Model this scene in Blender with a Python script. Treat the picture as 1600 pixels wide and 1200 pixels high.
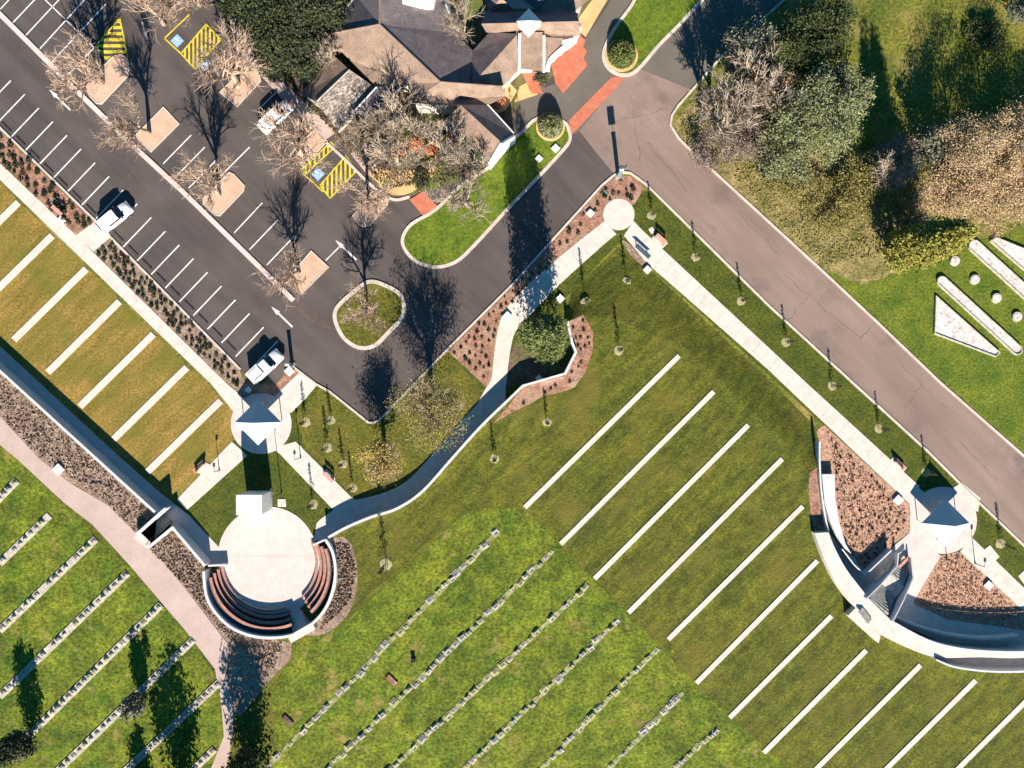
import bpy, bmesh, math, random
import numpy as np
from mathutils import Vector, Matrix
from mathutils.geometry import tessellate_polygon
R = math.radians
S = bpy.context.scene
for o in list(bpy.data.objects): bpy.data.objects.remove(o)
C = S.collection

# ---------------------------------------------------------------- camera, sky, sun, exposure
H = 105.0                                   # drone height (m); 12 photo pixels = 1 m on the ground
cam = bpy.data.cameras.new("camera"); co = bpy.data.objects.new("camera", cam); C.objects.link(co)
co.location = (0, 0, H); co.rotation_euler = (0, 0, 0)
cam.sensor_fit = 'HORIZONTAL'; cam.sensor_width = 36
cam.lens = 36 * H / (1600 / 12.0)
cam.clip_start = 1; cam.clip_end = 5000
S.camera = co
SUN_EL, SH = 30.0, 6.5                      # shadows fall up the picture, leaning 6.5 degrees left
tosun = Vector((math.sin(R(SH)) * math.cos(R(SUN_EL)), -math.cos(R(SH)) * math.cos(R(SUN_EL)), math.sin(R(SUN_EL))))
sun = bpy.data.lights.new("sun", 'SUN'); sun.energy = 5.0; sun.angle = R(0.5); sun.color = (1.0, 0.87, 0.74)
so = bpy.data.objects.new("sun", sun); C.objects.link(so)
so.rotation_euler = tosun.to_track_quat('Z', 'Y').to_euler(); so.location = tosun * 200
W = bpy.data.worlds.new("World"); S.world = W; W.use_nodes = True
nt = W.node_tree; nt.nodes.clear()
sky = nt.nodes.new('ShaderNodeTexSky'); sky.sky_type = 'NISHITA'; sky.sun_disc = False; sky.ozone_density = 2.0; sky.dust_density = 0.3
sky.sun_elevation = R(SUN_EL); sky.sun_rotation = math.atan2(tosun.x, tosun.y)
bg = nt.nodes.new('ShaderNodeBackground'); bg.inputs[1].default_value = 0.05
ow = nt.nodes.new('ShaderNodeOutputWorld')
tint = nt.nodes.new('ShaderNodeMix'); tint.data_type = 'RGBA'; tint.blend_type = 'MULTIPLY'; tint.inputs[0].default_value = 1; tint.inputs[7].default_value = (.20, .76, 1.0, 1)
nt.links.new(sky.outputs[0], tint.inputs[6]); nt.links.new(tint.outputs[2], bg.inputs[0]); nt.links.new(bg.outputs[0], ow.inputs[0])
S.view_settings.view_transform = 'Standard'; S.view_settings.look = 'None'
S.view_settings.exposure = 1.2; S.view_settings.gamma = 1

U = 1.25                                     # level of the upper lawns held by the retaining walls
random.seed(7); rng = np.random.default_rng(7)

def G(x, y, z=0.0):                         # photo pixel of a point at height z -> world
    k = (H - z) / H / 12.0
    return Vector(((x - 800) * k, (600 - y) * k, z))
def GG(pts, z=0.0): return [G(x, y, z) for x, y in pts]

# ---------------------------------------------------------------- materials
M = {}
def ramp(nt, src, stops):
    r = nt.nodes.new('ShaderNodeValToRGB'); e = r.color_ramp.elements
    while len(e) < len(stops): e.new(0.5)
    for i, (p, c) in enumerate(stops): e[i].position = p; e[i].color = (*c, 1)
    nt.links.new(src, r.inputs[0]); return r.outputs[0]
def mat(name, stops, scale=1.0, detail=6, rough=0.9, bump=0.0, bscale=None, fine=None, big=None, stretch=None, spec=0.3, kind='noise', metal=0.0):
    m = bpy.data.materials.new(name); m.use_nodes = True; n = m.node_tree; N = n.nodes
    b = N['Principled BSDF']; b.inputs['Roughness'].default_value = rough
    b.inputs['Specular IOR Level'].default_value = spec; b.inputs['Metallic'].default_value = metal
    g = N.new('ShaderNodeNewGeometry'); src = g.outputs['Position']
    if stretch:
        mp = N.new('ShaderNodeMapping'); mp.inputs['Rotation'].default_value = (0, 0, R(stretch[0]))
        n.links.new(src, mp.inputs[0])
        mp2 = N.new('ShaderNodeMapping'); mp2.inputs['Scale'].default_value = (stretch[1], stretch[2], 1)
        n.links.new(mp.outputs[0], mp2.inputs[0]); vs = mp2.outputs[0]
    else: vs = src
    if kind == 'voronoi':
        t = N.new('ShaderNodeTexVoronoi'); t.inputs['Scale'].default_value = scale; n.links.new(vs, t.inputs['Vector'])
        sp = N.new('ShaderNodeSeparateColor'); n.links.new(t.outputs['Color'], sp.inputs[0]); fac = sp.outputs[0]
    else:
        t = N.new('ShaderNodeTexNoise'); t.inputs['Scale'].default_value = scale; t.inputs['Detail'].default_value = detail
        t.inputs['Roughness'].default_value = 0.65; n.links.new(vs, t.inputs['Vector']); fac = t.outputs[0]
    col = ramp(n, fac, stops)
    def over(col, sc, lo, hi, det=3, vec=src):                       # multiply by a second noise
        q = N.new('ShaderNodeTexNoise'); q.inputs['Scale'].default_value = sc; q.inputs['Detail'].default_value = det
        n.links.new(vec, q.inputs['Vector'])
        mr = N.new('ShaderNodeMapRange'); mr.inputs[1].default_value = 0.3; mr.inputs[2].default_value = 0.7
        mr.inputs[3].default_value = lo; mr.inputs[4].default_value = hi; n.links.new(q.outputs[0], mr.inputs[0])
        mx = N.new('ShaderNodeMix'); mx.data_type = 'RGBA'; mx.blend_type = 'MULTIPLY'; mx.inputs[0].default_value = 1
        n.links.new(col, mx.inputs[6]); n.links.new(mr.outputs[0], mx.inputs[7]); return mx.outputs[2]
    if fine:
        for f in ([fine] if not isinstance(fine, list) else fine): col = over(col, *f)
    if big:
        q = N.new('ShaderNodeTexNoise'); q.inputs['Scale'].default_value = big[0]; q.inputs['Detail'].default_value = 5
        q.inputs['Roughness'].default_value = 0.6
        n.links.new(src, q.inputs['Vector'])
        mr = N.new('ShaderNodeMapRange'); mr.inputs[1].default_value = big[2]; mr.inputs[2].default_value = big[3]; n.links.new(q.outputs[0], mr.inputs[0])
        mx = N.new('ShaderNodeMix'); mx.data_type = 'RGBA'; n.links.new(mr.outputs[0], mx.inputs[0])
        n.links.new(col, mx.inputs[6]); mx.inputs[7].default_value = (*big[1], 1); col = mx.outputs[2]
    n.links.new(col, b.inputs['Base Color'])
    if bump:
        q = N.new('ShaderNodeTexNoise'); q.inputs['Scale'].default_value = bscale or 4; q.inputs['Detail'].default_value = 4
        n.links.new(src, q.inputs['Vector'])
        bp = N.new('ShaderNodeBump'); bp.inputs['Strength'].default_value = 1; bp.inputs['Distance'].default_value = bump
        n.links.new(q.outputs[0], bp.inputs['Height']); n.links.new(bp.outputs[0], b.inputs['Normal'])
    M[name] = m; return m
def two(a, b, lo=0.35, hi=0.65): return [(lo, a), (hi, b)]

mat('grass', two((.050,.105,.007), (.17,.20,.018), .3, .7), 0.35, 8, bump=.07, bscale=5, fine=[(3.2,.5,1.35),(11,.75,1.2)], big=(0.07, (.22,.18,.045), .55, .8))
mat('meadow', two((.055,.095,.010), (.21,.20,.03), .3, .7), 0.28, 8, bump=.08, bscale=4, fine=[(2.6,.45,1.4),(9,.7,1.25)], big=(0.09, (.34,.25,.09), .5, .75))
mat('dark_lawn', two((.040,.064,.006), (.142,.140,.013), .3, .7), 1.1, 8, bump=.07, bscale=5, fine=[(3.5,.55,1.4),(.6,.75,1.2)], stretch=(-45,.2,1.0), big=(0.16,(.15,.125,.024),.52,.8))
mat('verge_lawn', two((.034,.062,.006), (.105,.115,.010), .3, .7), .5, 8, bump=.07, bscale=5, fine=[(3,.5,1.35),(10,.75,1.2)])
mat('yellow_lawn', two((.055,.075,.008), (.17,.15,.02), .3, .7), .35, 8, bump=.07, bscale=5, fine=[(3,.5,1.35),(10,.75,1.2)])
mat('golden_lawn', two((.15,.122,.018), (.34,.222,.055), .3, .7), .45, 8, bump=.05, bscale=5, fine=[(3.2,.6,1.3),(10,.8,1.15)], stretch=(-45,.4,1.5), big=(0.14,(.12,.13,.014),.44,.70))
mat('grave_lawn', two((.058,.118,.007), (.20,.225,.016), .3, .7), .33, 8, bump=.08, bscale=4, fine=[(2.6,.42,1.4),(.5,.65,1.2),(10,.75,1.2)], big=(0.42,(.34,.23,.09),.60,.78))
mat('bright_lawn', two((.06,.12,.008), (.15,.19,.015), .3, .7), .5, 6, bump=.06, bscale=5, fine=[(3,.6,1.3),(10,.8,1.2)])
mat('asphalt', two((.066,.056,.053), (.106,.090,.085), .3, .7), .5, 8, fine=[(9,.85,1.12),(.12,.85,1.15)], stretch=(-45,1,.12), big=(.09,(.115,.098,.092),.5,.75))
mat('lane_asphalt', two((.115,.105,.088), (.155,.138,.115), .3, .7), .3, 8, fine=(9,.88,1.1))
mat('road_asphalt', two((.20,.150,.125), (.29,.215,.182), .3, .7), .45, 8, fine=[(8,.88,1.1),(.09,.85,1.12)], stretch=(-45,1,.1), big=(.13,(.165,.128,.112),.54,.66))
mat('patched', two((.075,.058,.05), (.125,.095,.08)), .8, 5)
mat('concrete', two((.59,.53,.475), (.69,.615,.55)), .5, 5, rough=.85, fine=[(7,.92,1.05),(1.3,.88,1.05)])
mat('pink_concrete', two((.60,.51,.475), (.67,.565,.525)), .3, 5, rough=.85, fine=[(7,.93,1.04),(1.0,.9,1.04)])
mat('wall_concrete', two((.52,.53,.54), (.62,.63,.64)), .6, 5, rough=.85)
mat('grey_path', two((.42,.33,.29), (.52,.41,.37), .3, .7), .4, 7, fine=(6,.88,1.08))
mat('peach_paving', two((.50,.335,.235), (.62,.43,.315), .3, .7), .6, 6, fine=(6,.9,1.06))
mat('terracotta', two((.42,.12,.07), (.56,.20,.125), .3, .7), 1.2, 5, fine=(8,.85,1.1))
mat('tan_paving', two((.52,.33,.14), (.68,.47,.24), .3, .7), .6, 5)
mat('kerb', two((.45,.40,.34), (.62,.56,.50)), .7, 6, fine=(6,.85,1.1))
mat('paint_white', two((.52,.49,.46), (.78,.75,.72), .3, .55), 1.5, 6)
mat('paint_yellow', two((.42,.33,.02), (.66,.56,.05), .3, .6), 1.5, 6)
mat('paint_blue', two((.20,.40,.62), (.32,.52,.72)), 1.5, 4)
mat('mulch', two((.14,.10,.07), (.44,.325,.25), .3, .7), 3.0, 6, bump=.08, bscale=5, fine=(1.3,.6,1.2))
mat('mulch_red', two((.16,.085,.06), (.48,.265,.18), .3, .7), 3.0, 6, bump=.08, bscale=5, fine=(1.2,.6,1.2), big=(.4,(.40,.28,.20),.5,.7))
mat('mulch_tan', two((.20,.11,.07), (.60,.38,.27), .32, .68), 2.6, 6, bump=.06, bscale=5, fine=(1.5,.8,1.15))
mat('soil', two((.08,.06,.04), (.25,.17,.11), .3, .7), 1.6, 8, bump=.1, bscale=4, fine=(.5,.5,1.3), big=(.25,(.10,.13,.03),.48,.6))
mat('roof_tan', two((.20,.145,.11), (.31,.23,.175), .3, .7), .5, 6, fine=[(6,.75,1.15),(1.1,.85,1.1)], rough=.8)
mat('roof_shade', two((.13,.11,.115), (.20,.17,.175), .3, .7), .8, 6, fine=[(6,.65,1.2),(1.1,.85,1.1)], rough=.8)  # shade of the slopes turned from the sun, put into the roof colour
mat('roof_tile', two((.12,.10,.085), (.36,.315,.28), .3, .75), 4.6, 4, kind='voronoi', rough=.8, stretch=(-40,.8,1.7), fine=[(1.2,.6,1.3)])
mat('render_wall', two((.55,.5,.44), (.62,.57,.5)), 1, 3)
mat('white_paint', two((.74,.73,.71), (.82,.81,.79)), 1, 3, rough=.5)
mat('metal_white', two((.70,.71,.73), (.78,.79,.80)), 1, 3, rough=.35)
mat('canopy_fabric', two((.37,.48,.54), (.42,.53,.59)), .6, 3, rough=.6)  # blue put into the white cloth so its shaded slopes turn teal
mat('car_paint', two((.78,.79,.82), (.82,.83,.86)), 1, 2, rough=.25, spec=.6)
mat('glass_dark', two((.008,.01,.02), (.02,.024,.04)), 1, 2, rough=.08, spec=.6)
mat('tyre', two((.015,.015,.015), (.03,.03,.03)), 5, 2)
mat('rim', two((.4,.4,.42), (.5,.5,.52)), 5, 2, rough=.3, metal=.8)
mat('lamp_clear', two((.75,.75,.72), (.85,.85,.82)), 5, 2, rough=.1)
mat('lamp_red', two((.4,.02,.02), (.5,.03,.03)), 5, 2, rough=.2)
mat('dark_metal', two((.03,.035,.045), (.06,.065,.075)), 3, 3, rough=.5)
mat('steel_blue', two((.10,.16,.20), (.16,.24,.28)), 3, 3, rough=.5)
mat('timber_red', two((.30,.14,.10), (.48,.255,.19), .3, .7), 2.2, 5, rough=.7)
mat('timber_pink', two((.50,.27,.22), (.62,.36,.30)), 3, 4, rough=.7)
mat('stone_grey', two((.26,.25,.22), (.50,.48,.43), .3, .7), 2.3, 6, fine=(9,.8,1.1))
mat('stone_pale', two((.40,.37,.31), (.64,.60,.50), .3, .7), 1.8, 6, fine=[(9,.7,1.1),(2.5,.7,1.15)])
mat('stone_mossy', two((.24,.26,.11), (.52,.51,.29), .3, .7), 2.3, 6, fine=(9,.8,1.1))
mat('stone_moss', two((.10,.13,.03), (.40,.40,.20), .35, .65), 1.4, 6, fine=[(6,.6,1.2)])
mat('dry_ground', two((.10,.11,.025), (.36,.28,.12), .35, .65), .5, 8, bump=.08, bscale=4, fine=[(3,.5,1.4),(10,.7,1.2)])
mat('granite_black', two((.015,.015,.018), (.04,.04,.045)), 9, 3, rough=.2)
mat('plaque', two((.05,.05,.06), (.14,.12,.12)), 5, 3, rough=.4)
mat('gravel_white', two((.30,.25,.27), (.78,.70,.66), .3, .55), 2.6, 6, bump=.04, bscale=9, fine=(.8,.75,1.1))
mat('sapling_ring', two((.20,.20,.09), (.44,.40,.24), .3, .7), 3, 5)
mat('bark_pink', two((.25,.18,.13), (.54,.41,.31), .3, .7), 1.2, 4)
mat('bark_pale', two((.21,.17,.125), (.50,.42,.32), .3, .7), 1.2, 4)
mat('bark_grey', two((.19,.155,.12), (.46,.385,.30), .3, .7), 1.2, 4)
mat('bark_dark', two((.05,.038,.03), (.10,.075,.055)), 1.5, 4)
def leafm(name, a, b, sc=1.1): mat(name, two(a, b, .3, .7), sc, 5, rough=.7, fine=(6,.6,1.4))
leafm('leaf_dark', (.018,.030,.013), (.075,.088,.04), .6)
leafm('leaf_forest', (.02,.036,.012), (.08,.10,.03), .6)
leafm('leaf_olive', (.08,.10,.04), (.28,.30,.15))
leafm('leaf_green', (.035,.06,.016), (.14,.165,.055), .7)
leafm('leaf_topiary', (.06,.085,.02), (.16,.19,.055))
leafm('leaf_yellow', (.13,.14,.025), (.32,.29,.055))
leafm('leaf_gold', (.26,.19,.045), (.56,.43,.13))
leafm('leaf_straw', (.13,.125,.035), (.32,.28,.09))
leafm('leaf_tan', (.24,.17,.09), (.56,.42,.25))
leafm('leaf_mauve', (.12,.09,.075), (.30,.24,.20))
leafm('leaf_grey', (.075,.085,.055), (.22,.23,.16))
leafm('leaf_rust', (.42,.13,.05), (.66,.28,.14))
leafm('shrub_leaf', (.035,.035,.02), (.11,.095,.05), 3)

# ---------------------------------------------------------------- helpers
def tag(o, label=None, cat=None, group=None, kind=None):
    if label: o['label'] = label
    if cat: o['category'] = cat
    if group: o['group'] = group
    if kind: o['kind'] = kind
    return o
def empty(name, loc, rz=0):
    o = bpy.data.objects.new(name, None); o.location = loc; o.rotation_euler = (0, 0, rz); o.empty_display_size = .3; C.objects.link(o); return o
def link(name, V, F, m, parent=None, smooth=False):
    me = bpy.data.meshes.new(name); me.from_pydata([tuple(v) for v in V], [], F); me.update()
    me.materials.append(M[m] if isinstance(m, str) else m)
    if smooth:
        me.polygons.foreach_set('use_smooth', [True] * len(me.polygons))
    o = bpy.data.objects.new(name, me); C.objects.link(o)
    if parent: o.parent = parent
    return o
class MB:
    def __init__(s): s.V = []; s.F = []
    def add(s, V, F):
        n = len(s.V); s.V += [Vector(v) for v in V]; s.F += [tuple(i + n for i in f) for f in F]; return s
    def box(s, c, d, rz=0, tilt=None):
        x, y, z = d[0]/2, d[1]/2, d[2]/2
        V = [Vector((a*x, b*y, e*z)) for e in (-1,1) for b in (-1,1) for a in (-1,1)]
        m = Matrix.Rotation(rz, 3, 'Z')
        if tilt: m = m @ Matrix.Rotation(tilt[1], 3, tilt[0])
        return s.add([m @ v + Vector(c) for v in V], [(0,2,3,1),(4,5,7,6),(0,1,5,4),(2,6,7,3),(0,4,6,2),(1,3,7,5)])
    def prism(s, pts, z0, z1):                # pts: 2-D, any outline; z1 number or list
        n = len(pts); a = sum(pts[i][0]*pts[(i+1)%n][1]-pts[(i+1)%n][0]*pts[i][1] for i in range(n))
        zt = z1 if isinstance(z1, (list, tuple)) else [z1]*n
        pts = list(pts)
        if a < 0: pts = pts[::-1]; zt = list(zt)[::-1]
        V = [(p[0], p[1], z0) for p in pts] + [(p[0], p[1], z) for p, z in zip(pts, zt)]
        tri = tessellate_polygon([[Vector((p[0], p[1], 0)) for p in pts]])
        F = []
        for t in tri:
            A, B, D = [Vector((pts[i][0], pts[i][1])) for i in t]
            up = (B-A).cross(D-A) > 0
            t = t if up else (t[0], t[2], t[1])
            F.append(tuple(i+n for i in t)); F.append((t[0], t[2], t[1]))
        F += [(i, (i+1) % n, (i+1) % n + n, i+n) for i in range(n)]
        return s.add(V, F)
    def tube(s, p, q, r0, r1, k=6, cap=True):
        p, q = Vector(p), Vector(q); d = q - p
        if d.length < 1e-6: return s
        d.normalize(); a = d.orthogonal().normalized(); b = d.cross(a)
        V = [p + (a*math.cos(t)+b*math.sin(t))*r0 for t in [2*math.pi*i/k for i in range(k)]] + [q + (a*math.cos(t)+b*math.sin(t))*r1 for t in [2*math.pi*i/k for i in range(k)]]
        F = [(i, (i+1) % k, (i+1) % k + k, i+k) for i in range(k)]
        if cap: F += [tuple(range(k))[::-1], tuple(range(k, 2*k))]
        return s.add(V, F)
    def build(s, name, m, parent=None, smooth=False): return link(name, s.V, s.F, m, parent, smooth)
def sheet(name, px, z, m, thick=.004, lvl=None, parent=None, kind='structure'):   # flat slab outlined in plan
    P = [G(x, y, lvl if lvl is not None else z) for x, y in px]
    b = MB().prism([(p.x, p.y) for p in P], (lvl or 0) - .0 if thick > .05 else z - .002, z)
    o = b.build(name, m, parent)
    if kind: o['kind'] = kind
    return o
def smooth_line(pts, n=6, closed=False):
    P = [Vector((*p[:2], p[2] if len(p) > 2 else 0)) for p in pts]; out = []; N = len(P)
    rngi = range(N) if closed else range(N-1)
    for i in rngi:
        a = P[(i-1) % N] if closed or i > 0 else P[0]; b = P[i]; c = P[(i+1) % N]; d = P[(i+2) % N] if closed or i+2 < N else P[-1]
        for k in range(n):
            t = k/n; out.append(.5*((2*b)+(c-a)*t+(2*a-5*b+4*c-d)*t*t+(3*b-a-3*c+d)*t**3))
    if not closed: out.append(P[-1])
    return [tuple(v)[:2] for v in out]
def circle(cx, cy, r, n=48, a0=0, a1=360): return [(cx + r*math.cos(R(a0+(a1-a0)*i/n)), cy - r*math.sin(R(a0+(a1-a0)*i/n))) for i in range(n + (0 if a1-a0 == 360 else 1))]
def offset(pts, d, closed=False):            # left-hand offset of a 2-D polyline, same units
    out = []; n = len(pts)
    for i in range(n):
        p = Vector(pts[i][:2]); a = Vector(pts[(i-1) % n][:2]) if (closed or i > 0) else None; b = Vector(pts[(i+1) % n][:2]) if (closed or i < n-1) else None
        d1 = (p-a).normalized() if a is not None and (p-a).length > 1e-6 else None; d2 = (b-p).normalized() if b is not None and (b-p).length > 1e-6 else None
        t = (d1 or d2) if not (d1 and d2) else (d1+d2)
        if t.length < 1e-6: t = d1
        t = t.normalized(); nn = Vector((-t.y, t.x))
        k = 1/max(.5, nn.dot(Vector((-d1.y, d1.x)))) if d1 else 1
        out.append(tuple(p + nn*d*k))
    return out
def ribbon(mb, line, w, z0, z1, lvl=None, closed=False):   # px polyline -> prism pieces, width in m; z1 may be a list
    n = len(line); zs = z1 if isinstance(z1, (list, tuple)) else [z1]*n
    P = [G(x, y, (lvl if lvl is not None else z)) for (x, y), z in zip(line, zs)]
    P = [(p.x, p.y) for p in P]
    L = offset(P, w/2, closed); Q = offset(P, -w/2, closed)
    V = []; F = []
    for i in range(n):
        V += [(L[i][0], L[i][1], z0), (Q[i][0], Q[i][1], z0), (Q[i][0], Q[i][1], zs[i]), (L[i][0], L[i][1], zs[i])]
    for i in range(n if closed else n-1):
        a = 4*i; b = 4*((i+1) % n)
        F += [(a, b, b+1, a+1), (a+1, b+1, b+2, a+2), (a+2, b+2, b+3, a+3), (a+3, b+3, b, a)]
    if not closed: F += [(0, 1, 2, 3), (4*n-1, 4*n-2, 4*n-3, 4*n-4)]
    mb.add(V, F); return mb

# ---------------------------------------------------------------- ground
g = MB().add([(-900,-900,0),(900,-900,0),(900,900,0),(-900,900,0)], [(0,1,2,3)]).build('ground', 'meadow'); g['kind'] = 'structure'

RIM = smooth_line([(318,893),(322,930),(336,957),(360,980),(390,993),(422,997),(455,993),(484,978),(507,953),(520,922),(524,890),(519,862),(508,843)], 4)
RAMP = smooth_line([(508,843),(540,825),(580,808),(620,795),(660,768),(705,718),(750,668),(790,629)], 5)
TREEWALL = [(817,603),(883,584),(900,550),(894,535),(887,502)]
SWALL = [(-1500,-830),(-300,305),(0,577),(245,803)]
STAIRN = [(247,801),(212,835),(231,856),(270,823)]
DECK_IN = smooth_line([(1281,725),(1284,770),(1290,815),(1300,850),(1320,890),(1352,934)], 4)
DECK_IN2 = smooth_line([(1395,972),(1450,1000),(1500,1014),(1560,1019),(1620,1018),(1700,1008)], 4)
up = SWALL + STAIRN + [(322,882)] + RIM[:-1] + RAMP[:-1] + TREEWALL + [(911,491),(965,500),(1070,543),(1235,698),(1262,732)] + DECK_IN + DECK_IN2 + [(2200,900),(3200,2400),(800,3400),(-2500,3000)]
P = GG(up, U)
mb = MB().prism([(p.x, p.y) for p in P], -.3, U)
upper = mb.build('upper_lawn', 'dark_lawn'); upper['kind'] = 'structure'
# grass slope between the upper lawn and the long path
T = [(887,502),(911,491),(965,500),(1070,543),(1152,620),(1235,698),(1262,732),(1281,725)]
B = [(880,498),(893,455),(966,385),(1010,415),(1130,527),(1215,605),(1276,668),(1281,690)]
def dense(L_, n=5): return [(L_[i][0]+(L_[i+1][0]-L_[i][0])*k/n, L_[i][1]+(L_[i+1][1]-L_[i][1])*k/n) for i in range(len(L_)-1) for k in range(n)]+[L_[-1]]
T = dense(T); B = dense(B); V = []; NR = 12
for k in range(NR+1):
    t = k/NR; zz = U*(1-(.5*(3*t*t-2*t*t*t)+.5*t))
    for (x0, y0), (x1, y1) in zip(T, B):
        p = G(x0, y0, U).lerp(G(x1, y1, -.01), t); V.append(Vector((p.x, p.y, zz-.01*t)))
nT = len(T); F = [(k*nT+i, (k+1)*nT+i, (k+1)*nT+i+1, k*nT+i+1) for k in range(NR) for i in range(nT-1)]
link('grass_slope', V, F, 'dark_lawn', None, True)['kind'] = 'structure'
from mathutils.bvhtree import BVHTree
_sv = [Vector(v) for v in V]; _bvh = BVHTree.FromPolygons(_sv, F)
_upoly = [(p.x, p.y) for p in P]
def inside(x, y, poly):
    c = False; n = len(poly)
    for i in range(n):
        x1, y1 = poly[i]; x2, y2 = poly[i-1]
        if (y1 > y) != (y2 > y) and x < (x2-x1)*(y-y1)/(y2-y1)+x1: c = not c
    return c
def zat(X, Y):
    if inside(X, Y, _upoly): return U
    h = _bvh.ray_cast(Vector((X, Y, 50)), Vector((0, 0, -1)), 100)
    return max(0, h[0].z) if h[0] else 0.0
def GZ(x, y):                               # pixel -> point lying on the terrain
    z = 0
    for _ in range(4):
        p = G(x, y, z); z = zat(p.x, p.y)
    p = G(x, y, z); return p

def ragged(px, j=1.6, st_=7, shut=False):
    o_ = []
    for i in range(len(px) if shut else len(px)-1):
        a_, b_ = px[i], px[(i+1) % len(px)]; L_ = math.hypot(b_[0]-a_[0], b_[1]-a_[1]); n_ = int(min(60, max(1, L_//st_)))
        for k in range(n_): t = k/n_; o_.append((a_[0]+(b_[0]-a_[0])*t+random.uniform(-j, j), a_[1]+(b_[1]-a_[1])*t+random.uniform(-j, j)))
    return o_
# lower lawns (flat sheets)
sheet('lawn', [(440,610),(494,600),(515,612),(575,660),(592,657),(700,545),(800,445),(940,290),(1020,300),(1200,476),(1335,600),(1450,705),(1530,785),(1600,852),(2000,1220),(2000,1300),(1600,955),(1290,668),(1010,410),(966,380),(880,470),(890,500),(900,552),(884,586),(817,605),(790,630),(705,720),(640,770),(580,800),(500,845),(420,880),(342,885),(250,800),(365,690)], .006, 'verge_lawn')
sheet('lawn', [(500,606),(575,662),(592,659),(700,547),(745,600),(760,615),(700,690),(640,748),(575,775),(548,772),(478,700),(462,650)], .012, 'yellow_lawn')
sheet('lawn', [(-600,-300),(0,285),(365,642),(362,690),(276,782),(245,800),(0,575),(-600,20)], .008, 'golden_lawn')
sheet('lawn', [(1340,480),(1480,600),(1800,885),(1900,700),(1800,380),(1600,360),(1450,390),(1400,420),(1290,390),(1282,420)], .006, 'grass')
sheet('dry_ground', ragged([(1052,195),(1062,212),(1083,236),(1203,346),(1284,418),(1345,445),(1400,425),(1470,395),(1540,350),(1620,335),(1700,300),(1700,190),(1560,200),(1420,215),(1330,240),(1200,200),(1120,140),(1075,165),(1052,195)], 3, 9)[:-1], .007, 'dry_ground')
# upper lawns
sheet('lawn', [(0,690),(100,790),(200,885),(290,990),(340,1060),(350,1150),(330,1210),(300,2000),(-600,2000),(-600,130)], U+.008, 'grave_lawn', lvl=U)
sheet('lawn', ragged(smooth_line([(822,796),(780,793),(735,800),(690,835),(620,900),(565,950),(520,985),(470,1000),(455,1030),(425,1080),(430,1140),(420,1210)], 3)) + [(420,1900),(1900,1900)] + ragged([(1230,1200),(1190,1165),(1100,1082),(1000,980),(900,878),(826,801)], 1.8, 6), U+.008, 'grave_lawn', lvl=U)

# ---------------------------------------------------------------- roads and car park
AS = [(-500,-290),(0,200),(125,322),(172,370),(375,577),(388,592),(430,600),(455,570),(493,600),(515,612),(575,660),(592,657),(700,545),(800,445),(940,290),(960,273),(985,270),(1010,288),(1200,476),(1335,600),(1450,705),(1530,785),(1600,852),(2100,1310),(2200,1240),(1600,712),(1470,598),(1375,507),(1282,420),(1200,345),(1080,235),(1060,215),(1048,195),(1060,165),(1130,85),(1225,0),(1600,-370),(1400,-700),(-500,-700)]
sheet('car_park', AS, .016, 'asphalt')
sheet('road', [(905,205),(960,273),(985,270),(1010,288),(1200,476),(1335,600),(1450,705),(1530,785),(1600,852),(2100,1310),(2200,1240),(1600,712),(1470,598),(1375,507),(1282,420),(1200,345),(1080,235),(1060,215),(1048,195),(1060,165),(1080,140),(1000,108),(975,119)], .021, 'road_asphalt')
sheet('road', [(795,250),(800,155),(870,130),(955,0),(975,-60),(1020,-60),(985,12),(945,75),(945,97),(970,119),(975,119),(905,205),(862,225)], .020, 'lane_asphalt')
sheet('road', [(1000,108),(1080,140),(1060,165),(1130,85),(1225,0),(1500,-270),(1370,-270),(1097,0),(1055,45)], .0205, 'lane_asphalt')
sheet('road_patch', smooth_line([(458,470),(480,490),(525,507),(525,516),(490,505),(455,478)], 3), .019, 'patched')
# darker repair patches of the main road
mk = MB()
def pline(b, p, q, w=1.1, z=.026):
    p = G(*p); q = G(*q); d = (q-p).normalized(); n = Vector((-d.y, d.x, 0))*w/24
    b.add([(v.x, v.y, z) for v in (p+n, p-n, q-n, q+n)], [(0,1,2,3)])
for i in range(-3, 20):
    x, y = 17+21.95*i, 126+21.4*i; pline(mk, (x, y), (x-44, y+46), 1.9)
for a, b in [((19,37),(54,0)),((39,57),(92,0)),((60,79),(132,0)),((81,97),(166,6)),((105,118),(147,75)),((0,15),(14,0)),((54,0),(80,-27)),((92,0),(110,-18)),((132,0),(140,-8)),((40,-30),(148,75)),((299,211),(255,256)),((320,230),(276,275)),((339,249),(295,294)),((410,317),(366,364)),((435,343),(390,390)),((460,369),(417,414)),((530,386),(509,407)),((390,230),(345,275)),((455,160),(412,205)),((436,140),(405,170)),((222,35),(232,72)),((232,72),(228,50))]: pline(mk, a, b, 1.8)
def arrow(tip, tail):      # slim lane arrow
    t = Vector(tip); q = Vector(tail); d = (q-t).normalized(); n = Vector((-d.y, d.x))
    pline(mk, tuple(t+d*12), tail, 2.6)
    A = [tip, tuple(t+d*15+n*3.6), tuple(t+d*15-n*3.6)]
    mk.add([(G(*p).x, G(*p).y, .027) for p in A], [(0,1,2)])
arrow((77,140),(110,172)); arrow((524,375),(557,406)); arrow((424,479),(457,511))
mk.build('parking_lines', 'paint_white')['kind'] = 'structure'
ck = MB(); rk = random.Random(4)
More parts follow.
